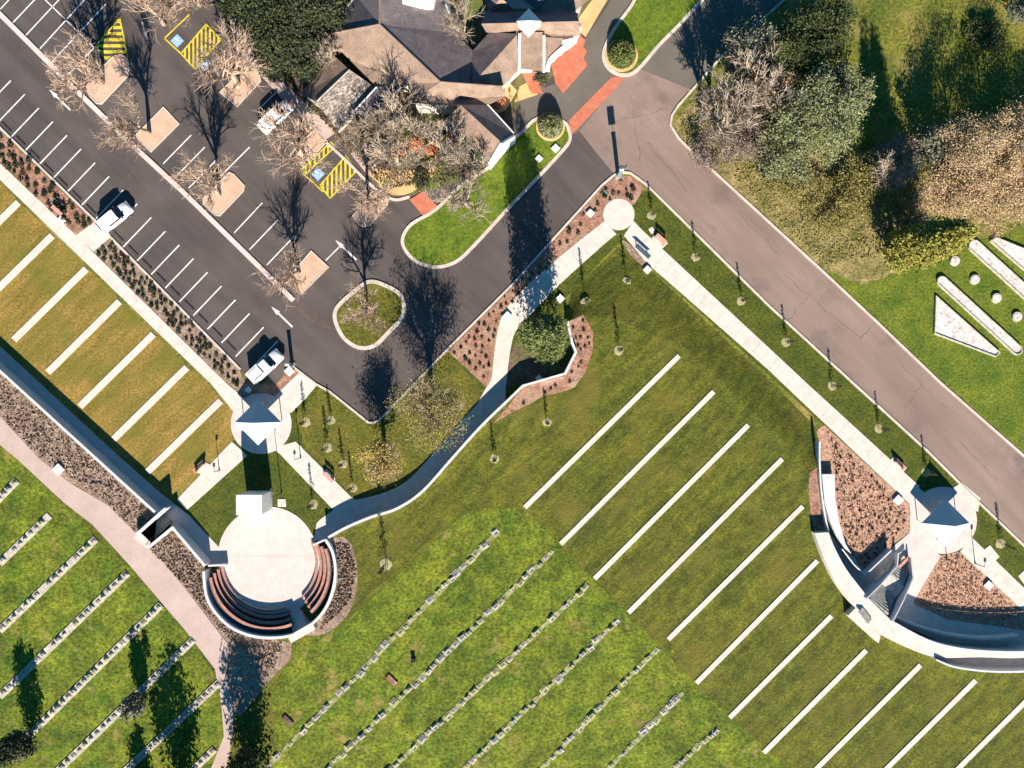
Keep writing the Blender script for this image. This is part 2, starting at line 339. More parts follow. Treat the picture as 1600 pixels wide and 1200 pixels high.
for p, q in [((1225,430),(1345,528)),((1345,528),(1372,500)),((1262,465),(1230,500)),((1400,560),(1480,640)),((1150,330),(1215,395)),((1500,690),(1560,752)),((1010,220),(1075,300)),((1440,600),(1412,640)),((985,150),(1000,250)),((960,190),(1045,170))]:
    n_ = 9; prev = None
    for i_ in range(n_+1):
        t_ = i_/n_; c_ = (p[0]+(q[0]-p[0])*t_+rk.uniform(-2.5,2.5), p[1]+(q[1]-p[1])*t_+rk.uniform(-2.5,2.5))
        if prev: pline(ck, prev, c_, rk.uniform(.3,.9), .0245)
        prev = c_
for k_ in range(60):
    b_ = G(rk.uniform(60,620), 0); x_ = rk.uniform(0,560); y_ = 170+x_*.72+rk.uniform(-70,40); w_ = rk.uniform(1,2.6)
    c_ = G(x_, y_); ck.add([(c_.x+math.cos(a_)*w_/12*rk.uniform(.6,1.2), c_.y+math.sin(a_)*w_/12*rk.uniform(.6,1.2), .0185) for a_ in [j_*6.283/9 for j_ in range(9)]], [tuple(range(9))])
ck.build('road_cracks', 'patched')['kind'] = 'structure'
# yellow hatching
yl = MB()
def hatch(poly, dirv, step, w):
    n = Vector((-dirv[1], dirv[0])).normalized(); d = Vector(dirv).normalized()
    P = [Vector(p) for p in poly]
    for i in range(len(P)): pline(yl, tuple(P[i]), tuple(P[(i+1) % len(P)]), 2.2, .030)
    lo = min(p.dot(n) for p in P); hi = max(p.dot(n) for p in P); t = lo+step*.6
    while t < hi:
        xs = []
        for i in range(len(P)):
            a, b = P[i], P[(i+1) % len(P)]; da, db = a.dot(n)-t, b.dot(n)-t
            if da*db < 0: xs.append(a+(b-a)*(da/(da-db)))
        if len(xs) >= 2:
            xs.sort(key=lambda v: v.dot(d)); pline(yl, tuple(xs[0]), tuple(xs[-1]), w, .029)
        t += step
hatch([(187,28),(150,72),(165,92),(200,90)], (1,0), 9.5, 5)
hatch([(322,38),(283,84),(305,108),(345,62)], (0,1), 6.5, 3)
hatch([(517,222),(470,266),(478,272),(524,229)], (0,1), 7, 3.2)
hatch([(540,244),(500,290),(516,310),(558,266)], (0,1), 7, 3.2)
for a, b in [((257,60),(283,84)),((257,60),(297,22)),((470,268),(505,300))]: pline(yl, a, b, 2.2, .030)
yl.build('hatch_markings', 'paint_yellow')['kind'] = 'structure'
# blue accessible-bay squares with a white figure
bs = MB(); bw = MB()
for cx, cy in [(277,64),(323,103),(497,272)]:
    c = G(cx, cy); a = R(45)
    bs.box((c.x, c.y, .031), (1.25, 1.25, .006), a)
    def q(u, v): return Vector((c.x+(u*math.cos(a)-v*math.sin(a)), c.y+(u*math.sin(a)+v*math.cos(a)), .036))
    N_ = 16
    for i in range(12):
        t0, t1 = math.pi*(.75+i/9.), math.pi*(.75+(i+1)/9.)
        p0 = q(.30*math.cos(t0), .30*math.sin(t0)-.1); p1 = q(.30*math.cos(t1), .30*math.sin(t1)-.1)
        bw.box((p0+p1)/2, ((p1-p0).length+.02, .07, .004), math.atan2(p1.y-p0.y, p1.x-p0.x))
    for (u0, v0), (u1, v1) in [((0,.38),(0,.02)),((0,.02),(.25,.02)),((.25,.02),(.36,-.32)),((0,.22),(.22,.22))]:
        p0, p1 = q(u0, v0), q(u1, v1); bw.box((p0+p1)/2, ((p1-p0).length+.05, .08, .004), math.atan2(p1.y-p0.y, p1.x-p0.x))
    bw.box(q(0, .48), (.14, .14, .004), a)
bs.build('accessible_bay_marking', 'paint_blue')['kind'] = 'structure'
bw.build('accessible_bay_symbol', 'paint_white')['kind'] = 'structure'

# kerbs and islands
kb = MB()
for ln in [[(-300,-95),(0,200),(125,322),(150,346)],[(172,370),(375,577)],[(455,571),(493,600),(515,612),(575,660),(583,661),(592,657),(700,545),(800,445),(940,290),(960,273),(972,269),(985,270),(1010,288),(1200,476),(1335,600),(1450,705),(1530,785),(1600,852),(2000,1215)],
           [(2000,1063),(1600,712),(1470,598),(1375,507),(1282,420),(1200,345),(1080,235),(1060,215),(1048,195),(1050,180),(1060,165),(1130,85),(1225,0),(1400,-175)]]:
    ribbon(kb, ln, .28, .0, .14)
kb.build('kerb', 'kerb')['kind'] = 'structure'
ribbon(MB(), [(-300,-270),(0,22),(125,147),(205,225),(285,299),(400,412),(458,469)], .62, 0, .16).build('median_kerb', 'pink_concrete')['kind'] = 'structure'
def island(px, m, kerbw=.3, zt=.12, name='traffic_island'):
    sheet(name, px, zt, m, thick=.1)
    if kerbw: ribbon(MB(), px, kerbw, 0, zt+.03, closed=True).build('kerb', 'kerb')['kind'] = 'structure'
for p in [[(133,136),(170,94),(178,87),(190,85),(199,92),(201,105),(200,117),(158,162),(150,161),(140,150)],
          [(255,167),(279,193),(235,237),(211,212)],[(358,269),(365,272),(382,290),(380,298),(343,337),(336,336),(318,319),(317,311)],
          [(486,392),(513,417),(470,460),(445,440)],[(388,100),(405,116),(407,126),(370,166),(343,144)],[(491,202),(511,220),(473,260),(453,242)],
          [(580,300),(597,297),(607,309),(605,319),(578,352),(566,354),(548,341)]]: island(p, 'peach_paving', .12)
island(smooth_line([(565,446),(580,440),(597,444),(622,457),(631,475),(627,497),(606,520),(585,540),(560,543),(538,529),(526,508),(523,490),(532,474)], 4, True), 'yellow_lawn', .5)
island(smooth_line([(890,208),(889,222),(872,243),(830,288),(785,335),(742,382),(712,409),(680,417),(650,408),(633,390),(629,372),(643,350),(680,328),(720,290),(768,258),(790,225),(815,207),(840,185),(880,190)], 4, True), 'bright_lawn', .42)
island(smooth_line([(945,75),(944,94),(955,110),(975,117),(996,109),(1030,70),(1060,40),(1097,0),(1180,-85),(1100,-120),(1010,-30),(987,8),(960,45)], 4, True), 'bright_lawn', .42)

# garden ground round the building, paving and paths
sheet('garden_bed', [(381,-300),(381,0),(375,45),(400,92),(523,210),(575,275),(598,298),(618,311),(645,305),(700,290),(768,258),(798,222),(806,170),(812,158),(842,146),(870,110),(905,60),(950,0),(960,-300)], .05, 'soil', thick=.06)
sheet('lawn', [(381,-20),(375,30),(400,80),(430,110),(470,60),(520,40),(560,-20)], .056, 'verge_lawn')
sheet('footpath', [(350,-80),(354,0),(366,72),(400,110),(450,165),(507,219),(525,206),(455,140),(400,92),(378,45),(381,-80)], .12, 'grey_path', thick=.1)
ribbon(MB(), smooth_line([(508,221),(540,250),(575,285),(597,303),(618,312),(640,307)],4), .35, .0, .15).build('kerb', 'kerb')['kind'] = 'structure'
sheet('footpath', smooth_line([(568,262),(590,285),(610,303),(640,302),(675,276),(708,244),(690,232),(655,262),(615,266)], 4, True), .062, 'tan_paving')
sheet('footpath', [(548,240),(560,222),(590,222),(600,245),(575,275)], .064, 'grey_path')
sheet('footpath', [(640,312),(662,298),(683,322),(664,341)], .133, 'terracotta')
for p in [[(804,160),(812,135),(845,118),(840,148)],[(758,165),(765,143),(795,128),(808,142),(790,172),(776,178)],[(898,42),(903,30),(925,0),(955,-10),(937,20),(915,58)]]: sheet('footpath', p, .066, 'tan_paving')
sheet('footpath', [(860,95),(880,76),(892,52),(897,48),(915,62),(912,73),(917,80),(912,90),(918,102),(880,146),(868,130)], .070, 'terracotta')
sheet('footpath', [(815,112),(838,110),(845,140),(850,146),(830,146)], .068, 'terracotta')
sheet('crossing', [(955,121),(976,119),(965,135),(893,211),(889,188)], .030, 'terracotta')
sheet('footpath', [(745,170),(770,180),(758,150)], .069, 'terracotta')

Z1 = .05
def path(px, z=Z1, m='concrete', name='footpath'): return sheet(name, px, z, m, thick=.06)
path([(-300,-30),(0,255),(120,369),(355,600),(385,625),(370,650),(330,600),(0,281),(-300,-2)])
path([(118,368),(150,345),(174,369),(146,393)], .054)
path(circle(408,662,47.5), .058, 'pink_concrete', 'plaza')
path([(420,628),(468,582),(494,603),(487,611),(479,621),(455,645)], .062)
path([(425,700),(437,709),(525,801),(546,793),(555,786),(548,776),(462,690)], .064)
path([(362,690),(380,706),(386,712),(292,797),(276,781)], .062)
path(circle(967,335,24.5), .062)
path([(990,345),(1005,361),(1200,542),(1262,600),(1437,760),(1421,787),(1224,600),(1200,577),(1010,410),(1000,398),(975,368)], .056)
LP = [(965,368),(955,372),(878,441),(832,488),(806,517),(797,550),(792,590),(790,606)]
LQ = [(945,345),(870,405),(815,455),(784,495),(773,545),(768,590),(760,605)]
path(smooth_line(LQ, 4) + smooth_line([(745,632),(705,675),(665,722),(635,752),(605,768),(575,777),(540,786),(500,812),(494,822)], 4) + [(490,845),(505,846)] + [(x, y+2) for x, y in RAMP] + [(790,606)] + smooth_line(LP[::-1], 4), .056)
path([(-300,300),(0,541),(180,708),(250,770),(295,805),(342,855),(352,880),(322,884),(270,824),(247,801),(0,577),(-300,330)], .05, 'pink_concrete')
path(circle(418,869,77.5, 72), .066, 'pink_concrete', 'stage')
path([(352,880),(341,870),(340,900),(352,930),(380,955),(420,968),(460,960),(490,930),(500,890),(497,850),(480,880),(420,930),(370,915)], .06, 'pink_concrete', 'stage')
# upper pink path
path([(-300,400),(0,650),(60,715),(110,755),(170,790),(240,860),(290,920),(355,1005),(351,1050),(366,1110),(362,1160),(352,1210),(340,1400),(320,1400),(330,1200),(350,1150),(346,1100),(336,1045),(290,985),(200,880),(145,820),(100,785),(30,720),(0,695),(-300,440)], U+.05, 'grey_path') if False else None
o = MB(); P = [G(x, y, U) for x, y in [(-300,370),(0,650),(60,715),(110,755),(170,790),(240,860),(290,920),(355,1005),(351,1050),(366,1110),(362,1160),(352,1210),(340,1400),(320,1400),(330,1200),(350,1150),(346,1100),(336,1045),(290,985),(200,880),(145,820),(100,785),(30,720),(0,695),(-300,415)]]
o.prism([(p.x, p.y) for p in P], U, U+.05).build('footpath', 'grey_path')['kind'] = 'structure'
def upsheet(name, px, m, dz=.03):
    P = [G(x, y, U) for x, y in px]; ob = MB().prism([(p.x, p.y) for p in P], U, U+dz).build(name, m); ob['kind'] = 'structure'; return ob
jt = MB()
def joints(p, q, w, step=18.5):
    L_ = math.hypot(q[0]-p[0], q[1]-p[1]); d = ((q[0]-p[0])/L_, (q[1]-p[1])/L_); t = step*.5
    while t < L_: x, y = p[0]+d[0]*t, p[1]+d[1]*t; pline(jt, (x-d[1]*w/2, y+d[0]*w/2), (x+d[1]*w/2, y-d[0]*w/2), .22, .074); t += step
joints((-60,208),(345,612),17.5); joints((1000,372),(1430,772),24); joints((948,360),(830,472),25); joints((372,703),(284,788),20); joints((448,702),(536,788),17); joints((1512,852),(1600,936),14)
for a_, b_ in [((345,869),(490,869)),((418,795),(418,945)),((372,640),(445,684)),((372,684),(445,640)),((1430,790),(1520,840)),((1432,842),(1518,785)),((1430,860),(1430,770)),((1497,860),(1497,770))]: pline(jt, a_, b_, .22, .074)
jt.build('path_joints', 'stone_grey')['kind'] = 'structure'
# mulch beds
sheet('mulch_bed', [(-300,-85),(0,204),(125,326),(148,346),(118,368),(0,253),(-300,-35)], .04, 'mulch_red', thick=.06)
sheet('mulch_bed', [(174,372),(375,580),(386,600),(384,622),(355,599),(146,393)], .04, 'mulch', thick=.06)
sheet('mulch_bed', [(386,598),(430,602),(455,574),(468,582),(420,628),(385,625)], .045, 'mulch_red', thick=.06)
sheet('mulch_bed', [(700,549),(800,449),(940,294),(962,277),(985,274),(1008,292),(992,318),(967,335),(945,348),(870,408),(815,458),(784,498),(773,547),(766,600),(761,606)], .04, 'mulch_red', thick=.06)
sheet('mulch_bed', [(790,604),(795,560),(812,520),(860,540),(880,580),(817,600)], .04, 'soil', thick=.06)
sheet('mulch_bed', [(968,372),(990,385),(1013,412),(1008,420),(985,398)], .045, 'mulch', thick=.06)
upsheet('mulch_bed', [(-300,310),(0,580),(245,806),(212,836),(240,860),(170,790),(110,755),(60,715),(0,650),(-300,368)], 'mulch')
upsheet('mulch_bed', [(231,857),(270,825),(320,886)] + RIM[:26] + [(430,1000),(456,1004),(454,1030),(428,1056),(375,1120),(360,1110),(352,1050),(356,1005),(290,920),(240,862)], 'mulch')
upsheet('mulch_bed', [(470,990)] + RIM[30:] + smooth_line([(535,838),(549,850),(557,880),(558,915),(550,948),(535,970),(512,988),(490,994)], 4), 'mulch')
upsheet('mulch_bed', [(799,628),(817,605),(883,587),(902,550),(896,535),(889,502),(911,492),(927,519),(926,550),(914,583),(898,605),(874,614),(852,617),(828,631),(799,645),(770,662)], 'mulch_red')
upsheet('mulch_bed', [(1281,727),(1284,770),(1292,815),(1295,832),(1273,832),(1266,800),(1263,760),(1266,738)], 'mulch_red')
sheet('mulch_bed', smooth_line([(1288,664),(1276,675),(1283,700),(1284,740),(1305,745)], 3) + [(1306,790),(1312,830),(1316,858),(1334,881),(1352,898),(1392,858),(1395,850),(1407,842),(1421,832),(1423,815),(1421,788)], .04, 'mulch_tan', thick=.06)
sheet('mulch_bed', [(1470,868),(1500,862),(1600,955),(1700,1040),(1640,1010),(1590,992),(1540,992),(1480,985),(1425,958),(1430,938)], .04, 'mulch_tan', thick=.06)
# right plaza and its paths
path(circle(1474,813,52.5), .066, 'pink_concrete', 'plaza')
path([(1435,762),(1445,770),(1440,830),(1460,862),(1470,868),(1428,940),(1405,950),(1385,870),(1400,850),(1421,833),(1424,815),(1421,787)], .060, 'pink_concrete', 'plaza')
path([(1519,840),(1591,910),(1700,1010),(1700,1045),(1600,955),(1500,862)], .060)
path([(1490,762),(1503,754),(1532,778),(1528,800),(1515,790)], .070)
path([(1320,862),(1335,872),(1352,897),(1392,858),(1402,862),(1402,885),(1430,945),(1480,968),(1600,985),(1700,985),(1700,1008),(1500,1014),(1395,972),(1352,934),(1300,852),(1293,830)], .054, 'concrete')

# bench pads
for p in [[(1018,372),(1027,364),(1044,380),(1033,390)],[(1013,358),(1019,354),(1024,361),(1018,366)],[(1388,722),(1397,713),(1417,731),(1408,741)],[(1532,863),(1547,852),(1562,870),(1551,880)],[(1591,900),(1600,892),(1612,903),(1600,912)],
          [(303,737),(318,721),(330,727),(318,742)],[(500,742),(510,732),(524,748),(518,757)],[(545,782),(550,776),(556,783),(552,788)],[(1395,876),(1412,866),(1422,876),(1405,890)],[(434,792),(434,780),(446,780),(447,792)],[(460,690),(470,697),(482,712),(476,716)]]:
    path(p, .072)

# ---------------------------------------------------------------- strips of concrete in the lawns
def strip(p, q, w, z0, h, label, group):
    a, b = G(*p, z0), G(*q, z0); c = (a+b)/2; d = b-a
    root = MB().box((0, 0, h/2), (d.length, w, h)).build('concrete_strip', 'concrete'); root.location = (c.x, c.y, z0)
    root.rotation_euler = (0, 0, math.atan2(d.y, d.x)); tag(root, label, 'memorial strip', group)
ORD = ['first','second','third','fourth','fifth','sixth','seventh','eighth','ninth','tenth','eleventh','twelfth']
for i, (p, q) in enumerate([((1061,556),(820,793)),((1115,612),(876,850)),((1169,664),(929,904)),((1222,717),(982,957)),((1254,791),(1044,999)),((1277,876),(1088,1067)),((1299,962),(1140,1121)),((1353,1016),(1193,1176)),((1438,1039),(1240,1236)),((1524,1063),(1340,1245)),((1610,1088),(1440,1257))]):
    strip(p, q, .62, U, .09, ORD[i] + ' long cream concrete strip in the dark lawn, counting from the tree bed', 'long concrete strips in the dark green lawn')
for i, (p, q) in enumerate([((29,316),(-40,385)),((82,368),(-10,458)),((135,420),(22,531)),((187,471),(75,582)),((240,522),(125,635)),((292,574),(178,686)),((345,626),(230,738))]):
    strip(p, q, .86, .0, .09, ORD[6-i] + ' wide cream concrete strip of the golden lawn, counting from the canopy plaza', 'wide concrete strips in the golden lawn')

# ---------------------------------------------------------------- walls
def wall(name, line, w, z0, z1, label, m='wall_concrete', cat='wall', group=None):
    ribbon(b := MB(), line, w, z0, z1); return tag(b.build(name, m), label, cat, group)
wall('retaining_wall', [(-300,308),(0,580),(246,804)], .32, 0, 2.1, 'long straight pale concrete wall shading the path below the golden lawn')
wall('retaining_wall', [(268,823),(320,884)], .32, 0, 2.1, 'short pale concrete wall between the covered steps and the round stage')
wall('retaining_wall', RIM, .34, 0, 2.15, 'curved white concrete rim wall round the timber seats of the stage')
wall('retaining_wall', RAMP, .32, 0, 1.85, 'long bending white wall beside the blue shaded ramp to the round stage')
wall('retaining_wall', [(790,629)] + TREEWALL, .3, 0, 1.85, 'angular white wall round the bushy green tree')
wall('kerb_wall', smooth_line([(1281,690),(1281,725),(1284,770),(1291,815),(1298,845)], 4), .22, 0, 1.9, 'thin grey curved wall beside the narrow mulch bed')

# steps from the upper path down to the long shaded path
st = empty('staircase', G(241,829,0)); tag(st, 'narrow concrete staircase between two white walls cutting through the mulch bank', 'stairs')
def sub(parent, mb, name, m): # geometry given in world space, parent at its location
    o = mb.build(name, m); o.data.transform(Matrix.Translation(-parent.location)); o.parent = parent; return o
a, b = G(221,846,U), G(262,806,0); d = Vector((b.x-a.x, b.y-a.y)); L = d.length; ang = math.atan2(d.y, d.x); du = d.normalized()
mb = MB(); n = 11
for i in range(n):
    t0 = .18+.82*i/n; h = U*(1-(i+1)/(n+1)); c = Vector((a.x, a.y)) + du*L*(t0+.41/n)
    mb.box((c.x, c.y, h/2), (L*.82/n, 1.95, h), ang)
sub(st, mb, 'steps', 'stone_grey')
c = Vector((a.x, a.y))+du*L*.06; sub(st, MB().box((c.x, c.y, (U+.06)/2), (L*.24, 2.0, U+.06), ang), 'landing', 'concrete')
for k, (p, q) in enumerate([((211,836),(258,794)),((230,856),(270,823))]): sub(st, ribbon(MB(), [p, q], .22, 0, 2.4), 'side_wall', 'wall_concrete')
mb = MB()
for off in (-.85, .85):
    nn = Vector((-du.y, du.x))*off; A = Vector((a.x, a.y))+du*L*.1+nn; Bq = Vector((a.x, a.y))+du*L+nn
    mb.tube((A.x, A.y, U+.9), (Bq.x, Bq.y, .9), .03, .03)
    for t in (0, .5, 1): p = A.lerp(Bq, t); mb.tube((p.x, p.y, 0), (p.x, p.y, (U*(1-t))+.9), .025, .025)
sub(st, mb, 'handrail', 'dark_metal')

# ---------------------------------------------------------------- timber seat tiers of the stage
def arc(cx, cy, r, a0, a1, n=40): return [(cx+r*math.cos(R(a0+(a1-a0)*i/n)), cy+r*math.sin(R(a0+(a1-a0)*i/n))) for i in range(n+1)]
for k in range(4):
    r0 = 73+6.3*k; cy = 881+2.9*k; h = .42*(k+1)
    for (a0, a1, n) in [(178-2*k, 68, 34), (46, -26+2*k, 24)]:
        tier = empty('seat_tier', (0, 0, 0)); p = G(*arc(421, cy, r0, a0, a1, n)[n//2], h); tier.location = (p.x, p.y, 0)
        tag(tier, f"{ORD[k]} curved timber seat row from the stage, on the {'long left' if a0 > 90 else 'short right'} side of the aisle", 'seating', 'timber seat rows round the stage')
        sub(tier, ribbon(MB(), arc(421, cy, r0+2.2, a0, a1, n), .50, 0, h-.05), 'riser', 'dark_metal' if k else 'wall_concrete')  # dark metal colour on upper risers stands for shade between the seat rows
        sub(tier, ribbon(MB(), arc(421, cy, r0+1.0, a0, a1, n), .36, h-.048, h), 'seat', 'timber_red')
ai = empty('aisle_steps', G(463,968,0)); tag(ai, 'straight grey steps cutting through the curved timber seats', 'stairs')
a = G(455,952,0); b = G(472,987,1.7); d = Vector((b.x-a.x, b.y-a.y)); L = d.length; du = d.normalized(); ang = math.atan2(d.y, d.x)
mb = MB()
for i in range(9):
    h = 1.75*(i+1)/9; c = Vector((a.x, a.y))+du*L*(i+.5)/9; mb.box((c.x, c.y, h/2), (L/9, 2.0, h), ang)
sub(ai, mb, 'steps', 'concrete')
o = ribbon(MB(), [(452,1000),(490,978)], .95, U-.1, 2.17).build('entry_slab', 'concrete'); tag(o, 'cream rectangular slab on the rim above the aisle of the timber seats', 'slab')
# white return walls at both ends of the seats
wall('end_wall', [(325,884),(353,883)], .22, 0, 1.0, 'short white wall at the left end of the timber seats')
wall('end_wall', [(489,852),(509,843)], .22, 0, 1.0, 'short white wall at the right end of the timber seats')

# monument slab beside the stage: thick portal with a small opening
mo = empty('monument', G(407,785,0)); tag(mo, 'tall thick white monument block with a small opening standing on the stage edge', 'monument')
c = G(407,781,0); w, dp, hh = 3.1, 2.4, 4.5
mb = MB(); o1, o2 = .75, 1.35                                       # opening height band
mb.box((c.x-w/2+.55, c.y, hh/2), (1.1, dp, hh)); mb.box((c.x+w/2-.45, c.y, hh/2), (.9, dp, hh))
mb.box((c.x+.1, c.y, .45), (w-2.0-.002, dp-.01, .9)); mb.box((c.x+.1, c.y, (1.5+hh)/2), (w-2.0-.002, dp-.01, hh-1.5))
sub(mo, mb, 'block', 'white_paint')
mb = MB()
for i in range(2): mb.box((c.x-.02+.24*i, c.y, 1.2), (.06, dp*.5, .6))
mb.box((c.x+.1, c.y, 1.2), (1.1, .08, .05)); sub(mo, mb, 'grille', 'dark_metal')
sub(mo, MB().box((c.x, c.y, hh+.03), (w+.12, dp+.12, .06)), 'cap', 'white_paint')

# ---------------------------------------------------------------- right-hand curved deck, ramp and stairs
deck = empty('curved_deck', G(1340,960,U)); tag(deck, 'wide curved white concrete walkway above the blue shaded ramp at the lawn edge', 'walkway')
ZD = 2.5
OUT = smooth_line([(1273,833),(1285,866),(1305,908),(1330,943)], 4); INN = smooth_line([(1294,832),(1303,855),(1322,890),(1354,932)], 4)
OUT2 = smooth_line([(1372,990),(1415,1011),(1463,1027),(1530,1027),(1600,1028),(1700,1018)], 4); INN2 = smooth_line([(1393,970),(1450,1000),(1500,1013),(1560,1018),(1620,1017),(1700,1007)], 4)
pl = OUT + [(1345,958)] + OUT2[::1] + INN2[::-1] + INN[::-1]
P = [G(x, y, ZD) for x, y in pl]; sub(deck, MB().prism([(p.x, p.y) for p in P], 0, ZD), 'deck', 'concrete')
P = [G(x, y, ZD) for x, y in [(1325,962),(1337,950),(1350,948),(1378,985),(1373,1005)]]; sub(deck, MB().prism([(p.x, p.y) for p in P], U-.1, ZD+.004), 'landing', 'concrete')
pq = G(1350,961,ZD); sub(deck, MB().box((pq.x, pq.y, ZD+.28), (.9, 1.9, .16), R(38), ('Y', R(22))), 'lectern_plaque', 'stone_grey')
mb = ribbon(MB(), INN, .12, ZD, ZD+.35); ribbon(mb, INN2, .12, ZD, ZD+.35); sub(deck, mb, 'parapet', 'wall_concrete')
# outer shaded channel
ch = empty('outer_ramp', G(1540,1040,U)); tag(ch, 'outer curved ramp with a thin white edge wall below the walkway', 'ramp')
OW = smooth_line([(1463,1031),(1490,1042),(1530,1048),(1570,1050),(1620,1048),(1700,1038)], 4)
sub(ch, ribbon(MB(), OW, .22, U-.2, 2.9), 'edge_wall', 'wall_concrete')
P = [G(x, y, U) for x, y in [(1463,1028),(1530,1027),(1600,1028),(1700,1018),(1700,1037),(1620,1047),(1530,1047),(1490,1041)]]
sub(ch, MB().prism([(p.x, p.y) for p in P], U, U+.05), 'floor', 'concrete')
# inner low wall of the ramp
IW = smooth_line([(1397,962),(1432,978),(1480,992),(1530,998),(1560,998),(1592,994)], 4)
iw = wall('ramp_wall', IW, .28, 0, 1.35, 'inner curved white wall casting a black shadow on the round mulch bed')
# big wedge
wd = empty('ramp_wedge', G(1295,790,0)); tag(wd, 'white tapering concrete wedge rising beside the left mulch bed', 'wall')
WP = [(1284,741),(1304,741),(1305,780),(1311,815),(1321,850),(1330,865),(1318,856),(1306,836),(1296,812),(1288,785)]
P = [G(x, y, .95) for x, y in WP]; sub(wd, MB().prism([(p.x, p.y) for p in P], 0, 1.0), 'top', 'wall_concrete')
# V walls enclosing the shaded pit
wall('pit_wall', [(1316,858),(1334,882),(1352,899),(1393,860)], .16, 0, 1.35, 'thin V-shaped wall between the tan mulch bed and the blue shaded ramp')
# stairs
sr = empty('staircase', G(1390,915,0)); tag(sr, 'wide grey staircase with a white middle landing climbing to the curved walkway', 'stairs')
a = G(1412,876,0); b = G(1373,950,ZD); d = Vector((b.x-a.x, b.y-a.y)); L = d.length; du = d.normalized(); ang = math.atan2(d.y, d.x)
def flight(t0, t1, h0, h1, n, w):
    mb = MB()
    for i in range(n):
        h = h0+(h1-h0)*(i+1)/n; c = Vector((a.x, a.y))+du*L*(t0+(t1-t0)*(i+.5)/n); mb.box((c.x, c.y, h/2), (L*(t1-t0)/n, w, h), ang)
    return mb
sub(sr, flight(.02,.38,0,1.15,8,2.6), 'lower_flight', 'stone_grey'); sub(sr, flight(.64,1.0,1.15,ZD-.1,8,3.0), 'upper_flight', 'stone_grey')
c = Vector((a.x, a.y))+du*L*.51; sub(sr, MB().box((c.x, c.y, .575), (L*.258, 3.2, 1.15), ang), 'landing', 'pink_concrete')
sub(sr, ribbon(MB(), [(1404,864),(1402,885),(1378,912),(1354,936)], .16, 0, [1.0,1.2,2.0,3.2]), 'side_wall', 'wall_concrete')
sub(sr, ribbon(MB(), [(1424,872),(1427,903),(1412,938),(1396,970)], .16, 0, [1.0,1.4,2.4,3.2]), 'side_wall', 'wall_concrete')
mb = MB(); nn = Vector((-du.y, du.x))*.2
for t in [i/8 for i in range(9)]:
    p = Vector((a.x, a.y))+du*L*t+nn; mb.tube((p.x, p.y, 0), (p.x, p.y, ZD*t+.9), .025, .025)
A = Vector((a.x, a.y))+nn; Bq = A+du*L; mb.tube((A.x, A.y, .9), (Bq.x, Bq.y, ZD+.9), .03, .03); sub(sr, mb, 'handrail', 'dark_metal')

# ---------------------------------------------------------------- shade canopies
def canopy(px, half, label, hv=2.6, apex=3.9):
    g0 = G(px[0], px[1], 3.0); root = empty('shade_canopy', (g0.x, g0.y, 0)); tag(root, label, 'canopy', 'white pyramid canopies over the plazas')
    h = half
    c = [(-h,0,hv),(0,-h,hv),(h,0,hv),(0,h,hv),(0,0,apex)]; t = [(x, y, z-.09) for x, y, z in c]
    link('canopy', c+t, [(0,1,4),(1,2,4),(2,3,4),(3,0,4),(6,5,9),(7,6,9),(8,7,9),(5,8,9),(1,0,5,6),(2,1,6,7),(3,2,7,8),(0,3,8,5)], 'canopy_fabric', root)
    for x, y in [(-h+.5,0),(0,-h+.5),(h-.5,0),(0,h-.5)]:
        MB().tube((x,y,0),(x,y,hv+.25),.06,.06,8).build('post', 'metal_white', root)
    MB().tube((0,0,apex-.02),(0,0,apex+.2),.06,.03,8).build('finial', 'metal_white', root)
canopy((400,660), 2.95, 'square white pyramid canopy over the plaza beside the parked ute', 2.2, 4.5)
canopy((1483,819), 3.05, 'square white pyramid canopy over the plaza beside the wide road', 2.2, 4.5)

# ---------------------------------------------------------------- benches, posts, plinths, bins
def bench(px, rz, label):
    r = empty('bench', G(*px), R(rz)); r.location.z = .07; tag(r, label, 'bench', 'timber benches on concrete pads')
    s = MB()
    for i in range(4): s.box((0, -.18+.12*i, .45), (1.7, .10, .04))
    s.build('seat', 'timber_pink', r)
    s = MB()
    for i in range(3): s.box((0, .27+.02*i, .60+.13*i), (1.7, .035, .11))
    s.build('backrest', 'timber_pink', r)
    for x in (-.7, .7): MB().box((x, 0, .215), (.07, .5, .43)).box((x, .27, .62), (.06, .05, .45)).build('leg', 'dark_metal', r)
bench((1404,725), -45+180, 'pink timber bench on the pad beside the wide road and right canopy')
bench((313,729), 45+180, 'pink timber bench beside the path to the narrow staircase')
bench((514,745), -45, 'pink timber bench beside the path to the shaded ramp')
bench((1409,877), 45, 'pink timber bench between the round mulch bed and the stairs')
bench((92,330), -43, 'pink timber bench at the mulch verge left of the parked white wagon')
bench((1031,376), -43, 'pink timber bench near the small round end of the long path')
def plinth(px, s, label, z=None, h=.35, rz=45, m='white_paint'):
    p = GZ(*px); r = empty('plinth', p, R(rz)); tag(r, label, 'plinth')
    MB().box((0,0,h/2-.03), (s, s, h-.06)).build('base', m, r); MB().box((0,0,h-.028), (s+.08, s+.08, .06)).build('cap', m, r)
